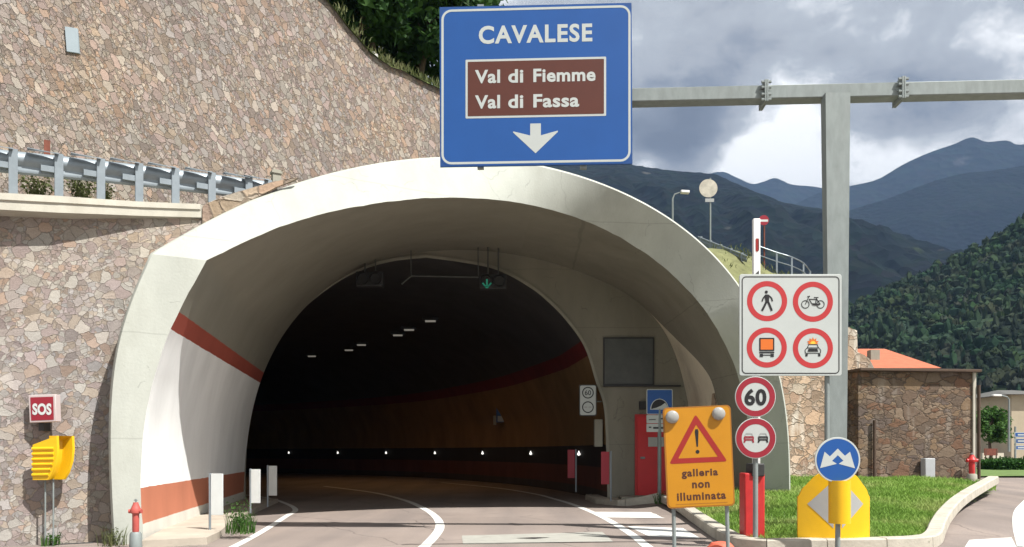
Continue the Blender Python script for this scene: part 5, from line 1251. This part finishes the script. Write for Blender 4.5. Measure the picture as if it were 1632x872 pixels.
# ================================================================== MOUNTAINS
def forest_mat(name, c1, c2, sc, meadow=None, rock=None):
    m, nt, b, N, L = nodes(name); b.inputs['Roughness'].default_value = .95; b.inputs['Specular IOR Level'].default_value = .05
    tc = N('ShaderNodeTexCoord'); v = N('ShaderNodeTexVoronoi'); v.inputs['Scale'].default_value = sc; L(tc.outputs['Object'], v.inputs['Vector'])
    n = N('ShaderNodeTexNoise'); n.inputs['Scale'].default_value = sc * .12; n.inputs['Detail'].default_value = 8; L(tc.outputs['Object'], n.inputs['Vector'])
    r = ramp(N, [(.32, c1), (.66, c2)]); L(n.outputs['Fac'], r.inputs[0]); out = r.outputs[0]
    mx = N('ShaderNodeMix'); mx.data_type = 'RGBA'; mx.blend_type = 'MULTIPLY'; mx.inputs['Factor'].default_value = .35; L(out, mx.inputs['A']); L(v.outputs['Color'], mx.inputs['B']); out = mx.outputs['Result']
    for k, (col, lo, scl) in enumerate([x for x in (meadow, rock) if x]):
        n2 = N('ShaderNodeTexNoise'); n2.inputs['Scale'].default_value = scl; n2.inputs['Detail'].default_value = 3
        mp = N('ShaderNodeMapping'); mp.inputs['Location'].default_value = (k * 31 + 4, 7, 11); L(tc.outputs['Object'], mp.inputs['Vector']); L(mp.outputs[0], n2.inputs['Vector'])
        rr = N('ShaderNodeMapRange'); rr.inputs['From Min'].default_value = lo; rr.inputs['From Max'].default_value = lo + .03; L(n2.outputs['Fac'], rr.inputs['Value'])
        m2 = N('ShaderNodeMix'); m2.data_type = 'RGBA'; L(rr.outputs[0], m2.inputs['Factor']); L(out, m2.inputs['A']); m2.inputs['B'].default_value = C4(col); out = m2.outputs['Result']
    L(out, b.inputs['Base Color'])
    bp = N('ShaderNodeBump'); bp.inputs['Strength'].default_value = 1; bp.inputs['Distance'].default_value = 4 / (sc * 10); L(v.outputs['Distance'], bp.inputs['Height']); L(bp.outputs[0], b.inputs['Normal'])
    return m
def ridge(name, prof, D, m, near=.5, seed=0, rough=.05, sawt=0.0, nrow=70, bulge=1.0):
    px = [p[0] for p in prof]; n = 260; rows = []
    L3 = resample(catmull(v2(prof), 400), n)
    for j in range(nrow + 1):
        t = j / nrow; row = []
        for q in L3:
            a = (q.x - CX) / F; top = H + (HOR - q.y) / F * D
            y = D * (1 - (1 - near) * t); z = top * (1 - t) ** bulge
            w = Vector((a * D / (top + 1) * 6 + seed, t * 5, seed))
            z += top * rough * math.sin(math.pi * min(1, t * 1.02)) * (noise.fractal(w * 1.2, .9, 2.1, 6) + .6 * abs(noise.noise(w * 2.0)))
            if sawt: z += abs(noise.noise(Vector((a * D * .12 + seed, t * 40, 1)))) * sawt
            row.append(Vector((a * D, y, max(z, -5) if t < 1 else -5)))
        rows.append(row)
    rows.insert(0, [Vector((p.x, D * 1.06, -5)) for p in rows[0]])
    mb = MB(); mb.grid(rows); return mb.build(name, m, None, **S_)
FM1 = forest_mat('forest_mid', (.005,.009,.009), (.012,.018,.014), .045, ((.06,.08,.03), .685, .0042), ((.07,.068,.06), .70, .008))  # mountain forest colours darkened to carry the shade of the clouds
FM2 = forest_mat('forest_far', (.010,.016,.012), (.022,.03,.022), .02, None, ((.07,.07,.068), .64, .0022))
FM3 = forest_mat('forest_near', (.022,.038,.022), (.044,.068,.036), .12)
ridge('mountain', [(560,225),(760,232),(900,250),(960,255),(1000,262),(1060,271),(1130,277),(1150,282),(1180,298),(1230,318),(1290,332),(1340,352),(1390,380),(1440,410),(1520,450),(1640,500),(1800,560)], 1700, FM1, .3, 3, .055, 3.5)
ridge('mountain', [(1050,330),(1120,283),(1150,274),(1172,282),(1198,293),(1216,290),(1236,284),(1262,294),(1300,298),(1360,310),(1420,330)], 5200, FM2, .7, 9, .03)
ridge('mountain', [(1180,380),(1260,330),(1310,306),(1352,297),(1398,286),(1440,262),(1482,243),(1520,230),(1548,219),(1572,226),(1605,224),(1632,230),(1720,205),(1850,190),(2100,150)], 4300, FM2, .6, 21, .05)
ridge('mountain', [(1200,400),(1300,352),(1352,336),(1420,315),(1480,292),(1530,278),(1580,272),(1632,264),(1720,240),(1850,215),(2100,200)], 2900, FM1, .5, 33, .05, 4)
def near_top(a):                                        # height of the wooded hill at the right
    pts = [(1240,590),(1300,525),(1352,492),(1400,466),(1440,450),(1480,430),(1530,405),(1580,380),(1632,352),(1720,310),(1850,260),(2100,190)]
    px = CX + F * a
    for (x0, y0), (x1, y1) in zip(pts, pts[1:]):
        if x0 <= px <= x1: return H + (HOR - (y0 + (y1-y0)*(px-x0)/(x1-x0))) / F * 420
    return 5
hl = [(1240,600),(1300,531),(1352,498),(1400,472),(1440,456),(1480,436),(1530,411),(1580,386),(1632,358),(1720,316),(1850,266),(2100,196)]
ridge('wooded_hill', hl, 420, FM3, .3, 41, .03, 0)
rc = random.Random(77); mb = MB()
ico = []
import bmesh
bmx = bmesh.new(); bmesh.ops.create_icosphere(bmx, subdivisions=1, radius=1); bmx.verts.index_update()
IV = [v.co.copy() for v in bmx.verts]; IF = [tuple(v.index for v in f.verts) for f in bmx.faces]; bmx.free()
L3 = resample(catmull(v2(hl), 400), 260)
for _ in range(5200):
    q = L3[int(8 + rc.random() * 200)]; t = rc.random() ** 1.25 * .93; a = (q.x - CX) / F; top = H + (HOR - q.y) / F * 420
    y = 420 * (1 - .7 * t); z = top * (1 - t); x = a * 420 + rc.uniform(-1.5, 1.5)
    con = rc.random() < .3; s = rc.uniform(.8, 2.2) * (.8 if con else 1.15); hgt = s * (2.3 if con else 1.1); o = Vector((rc.random()*50, rc.random()*50, 0))
    vs = []
    for v in IV:
        r = 1 + .38 * noise.noise(v * 2.2 + o) + .2 * noise.noise(v * 5 + o)
        k = (1 - .55 * (v.z + 1) / 2) * 1.15 if con else 1
        vs.append(Vector((x + v.x * s * r * k, y + v.y * s * r * k, z + hgt * .7 + v.z * hgt * r)))
    mb.add(vs, IF)
    for _k in range(22):
        v = Vector((rc.gauss(0,1), rc.gauss(0,1), rc.gauss(.25,1))).normalized(); k = (1 - .55 * (v.z + 1) / 2) * 1.15 if con else 1
        leaf_at(mb, Vector((x + v.x * s * k * 1.05, y + v.y * s * k * 1.05, z + hgt * .7 + v.z * hgt * 1.08)), s * rc.uniform(.16, .34), rc)
mb.build('forest', FM3, None, kind='stuff')

# ================================================================== AIR, SKY, SUN, CAMERA
SUN = Vector((.46, -.33, .825)).normalized()
HAZE = 0.0002
if HAZE:
    mb = MB(); mb.box((-5200, -60, -6.5), (5200, 5700, 1850))
    hm = bpy.data.materials.new('haze_air'); hm.use_nodes = True; nt = hm.node_tree; nt.nodes.remove(nt.nodes['Principled BSDF'])
    pv_ = nt.nodes.new('ShaderNodeVolumePrincipled'); pv_.inputs['Color'].default_value = (.185, .28, .46, 1); pv_.inputs['Density'].default_value = HAZE; pv_.inputs['Anisotropy'].default_value = .0
    nt.links.new(pv_.outputs[0], nt.nodes['Material Output'].inputs['Volume'])
    mb.build('haze', hm, None, smooth=False, kind='stuff')
w = bpy.data.worlds.new('World'); SC.world = w; w.use_nodes = True
nt = w.node_tree; N = nt.nodes.new; L = nt.links.new
for n in list(nt.nodes): nt.nodes.remove(n)
sky = N('ShaderNodeTexSky'); sky.sky_type = 'NISHITA'; sky.sun_disc = False
sky.sun_elevation = math.asin(SUN.z); sky.sun_rotation = math.atan2(SUN.x, SUN.y); sky.altitude = 900
bs = N('ShaderNodeBackground'); bs.inputs['Strength'].default_value = .09; L(sky.outputs[0], bs.inputs['Color'])
tc = N('ShaderNodeTexCoord'); gen = tc.outputs['Generated']
def noise_n(scale, det, rough, loc, strx=(1,1,1), dist=0.0):
    mp = N('ShaderNodeMapping'); mp.inputs['Location'].default_value = loc; mp.inputs['Scale'].default_value = strx; L(gen, mp.inputs['Vector'])
    n = N('ShaderNodeTexNoise'); n.inputs['Scale'].default_value = scale; n.inputs['Detail'].default_value = det; n.inputs['Roughness'].default_value = rough; n.inputs['Distortion'].default_value = dist; L(mp.outputs[0], n.inputs['Vector']); return n.outputs['Fac']
def cloud_at(px, py, rad, sq=1.0):
    """soft bump around one direction of the sky"""
    d = Vector(((px - CX) / F, 1, (HOR - py) / F)).normalized()
    s = N('ShaderNodeVectorMath'); s.operation = 'SUBTRACT'; L(gen, s.inputs[0]); s.inputs[1].default_value = d
    m = N('ShaderNodeVectorMath'); m.operation = 'MULTIPLY'; L(s.outputs[0], m.inputs[0]); m.inputs[1].default_value = (1, 1, sq)
    l = N('ShaderNodeVectorMath'); l.operation = 'LENGTH'; L(m.outputs[0], l.inputs[0])
    r = N('ShaderNodeMapRange'); r.interpolation_type = 'SMOOTHSTEP'; r.inputs['From Max'].default_value = rad; r.inputs['To Min'].default_value = 1; r.inputs['To Max'].default_value = 0; L(l.outputs['Value'], r.inputs['Value']); return r.outputs[0]
mm = lambda op, a, b=None: math_n(N, L, op, a, b)
fb = noise_n(5.0, 9, .58, (3.1, .4, 1.7), (1, 1, 1.9), .35)
fine = noise_n(15, 10, .62, (.2, 5.4, .7), (1, 1, 1.5), .25)
val = mm('ADD', mm('MULTIPLY', mm('SUBTRACT', fb, .5), 1.0), .475)
val = mm('ADD', val, mm('MULTIPLY', mm('SUBTRACT', fine, .5), .85))
for px, py, rad, amt, sq in ((1245,215,.10,.58,1.1),(1175,268,.085,.46,2.0),(1410,272,.12,.48,2.2),(1600,225,.10,.2,1.8),(1030,262,.04,.34,2),(1300,285,.06,.24,2),
                             (1085,185,.16,-.30,1.7),(1050,225,.09,-.14,1.6),(1450,165,.15,-.28,3),(1120,30,.12,-.10,1.6),(1450,60,.28,.04,1.4),(1040,80,.14,.08,1.6),(1600,25,.15,.12,1.4)):
    val = mm('ADD', val, mm('MULTIPLY', cloud_at(px, py, rad, sq), amt))
cr = ramp(N, [(.05, (.13,.14,.158)), (.27, (.205,.22,.242)), (.42, (.32,.33,.34)), (.60, (.38,.395,.405)), (.74, (.66,.665,.66)), (.88, (1.0,1.0,.98))]); L(val, cr.inputs[0])
bc = N('ShaderNodeBackground'); bc.inputs['Strength'].default_value = 1.14; L(cr.outputs[0], bc.inputs['Color'])
mask = N('ShaderNodeMapRange'); mask.inputs['From Min'].default_value = .34; mask.inputs['From Max'].default_value = .5; mask.inputs['To Min'].default_value = .82; mask.inputs['To Max'].default_value = 1.0
L(mm('ADD', fb, mm('MULTIPLY', cloud_at(1200, 150, 1.1), .5)), mask.inputs['Value'])
mxs = N('ShaderNodeMixShader'); L(mask.outputs[0], mxs.inputs[0]); L(bs.outputs[0], mxs.inputs[1]); L(bc.outputs[0], mxs.inputs[2])
wo = N('ShaderNodeOutputWorld'); L(mxs.outputs[0], wo.inputs['Surface'])
sl = bpy.data.lights.new('sun', 'SUN'); sl.energy = 4.0; sl.angle = R(.5); sl.color = (1, .965, .91)
so = bpy.data.objects.new('sun', sl); COL.objects.link(so); so.location = (10, -5, 40); so.rotation_euler = SUN.to_track_quat('Z', 'Y').to_euler()
cam = bpy.data.cameras.new('camera'); co = bpy.data.objects.new('camera', cam); COL.objects.link(co)
co.location = (0, 0, H); co.rotation_euler = (R(90), 0, 0)
cam.sensor_width = 36; cam.lens = 36 * F / 1632; cam.shift_y = (HOR - 436) / 1632; cam.shift_x = 0; cam.clip_end = 30000; cam.clip_start = .05
SC.camera = co
vs_ = SC.view_settings; vs_.view_transform = 'Standard'; vs_.look = 'None'; vs_.exposure = 1.12; vs_.gamma = 1; vs_.use_curve_mapping = False
SC.cycles.max_bounces = 8; SC.cycles.diffuse_bounces = 5; SC.cycles.volume_bounces = 0
SC.cycles.use_denoising = True
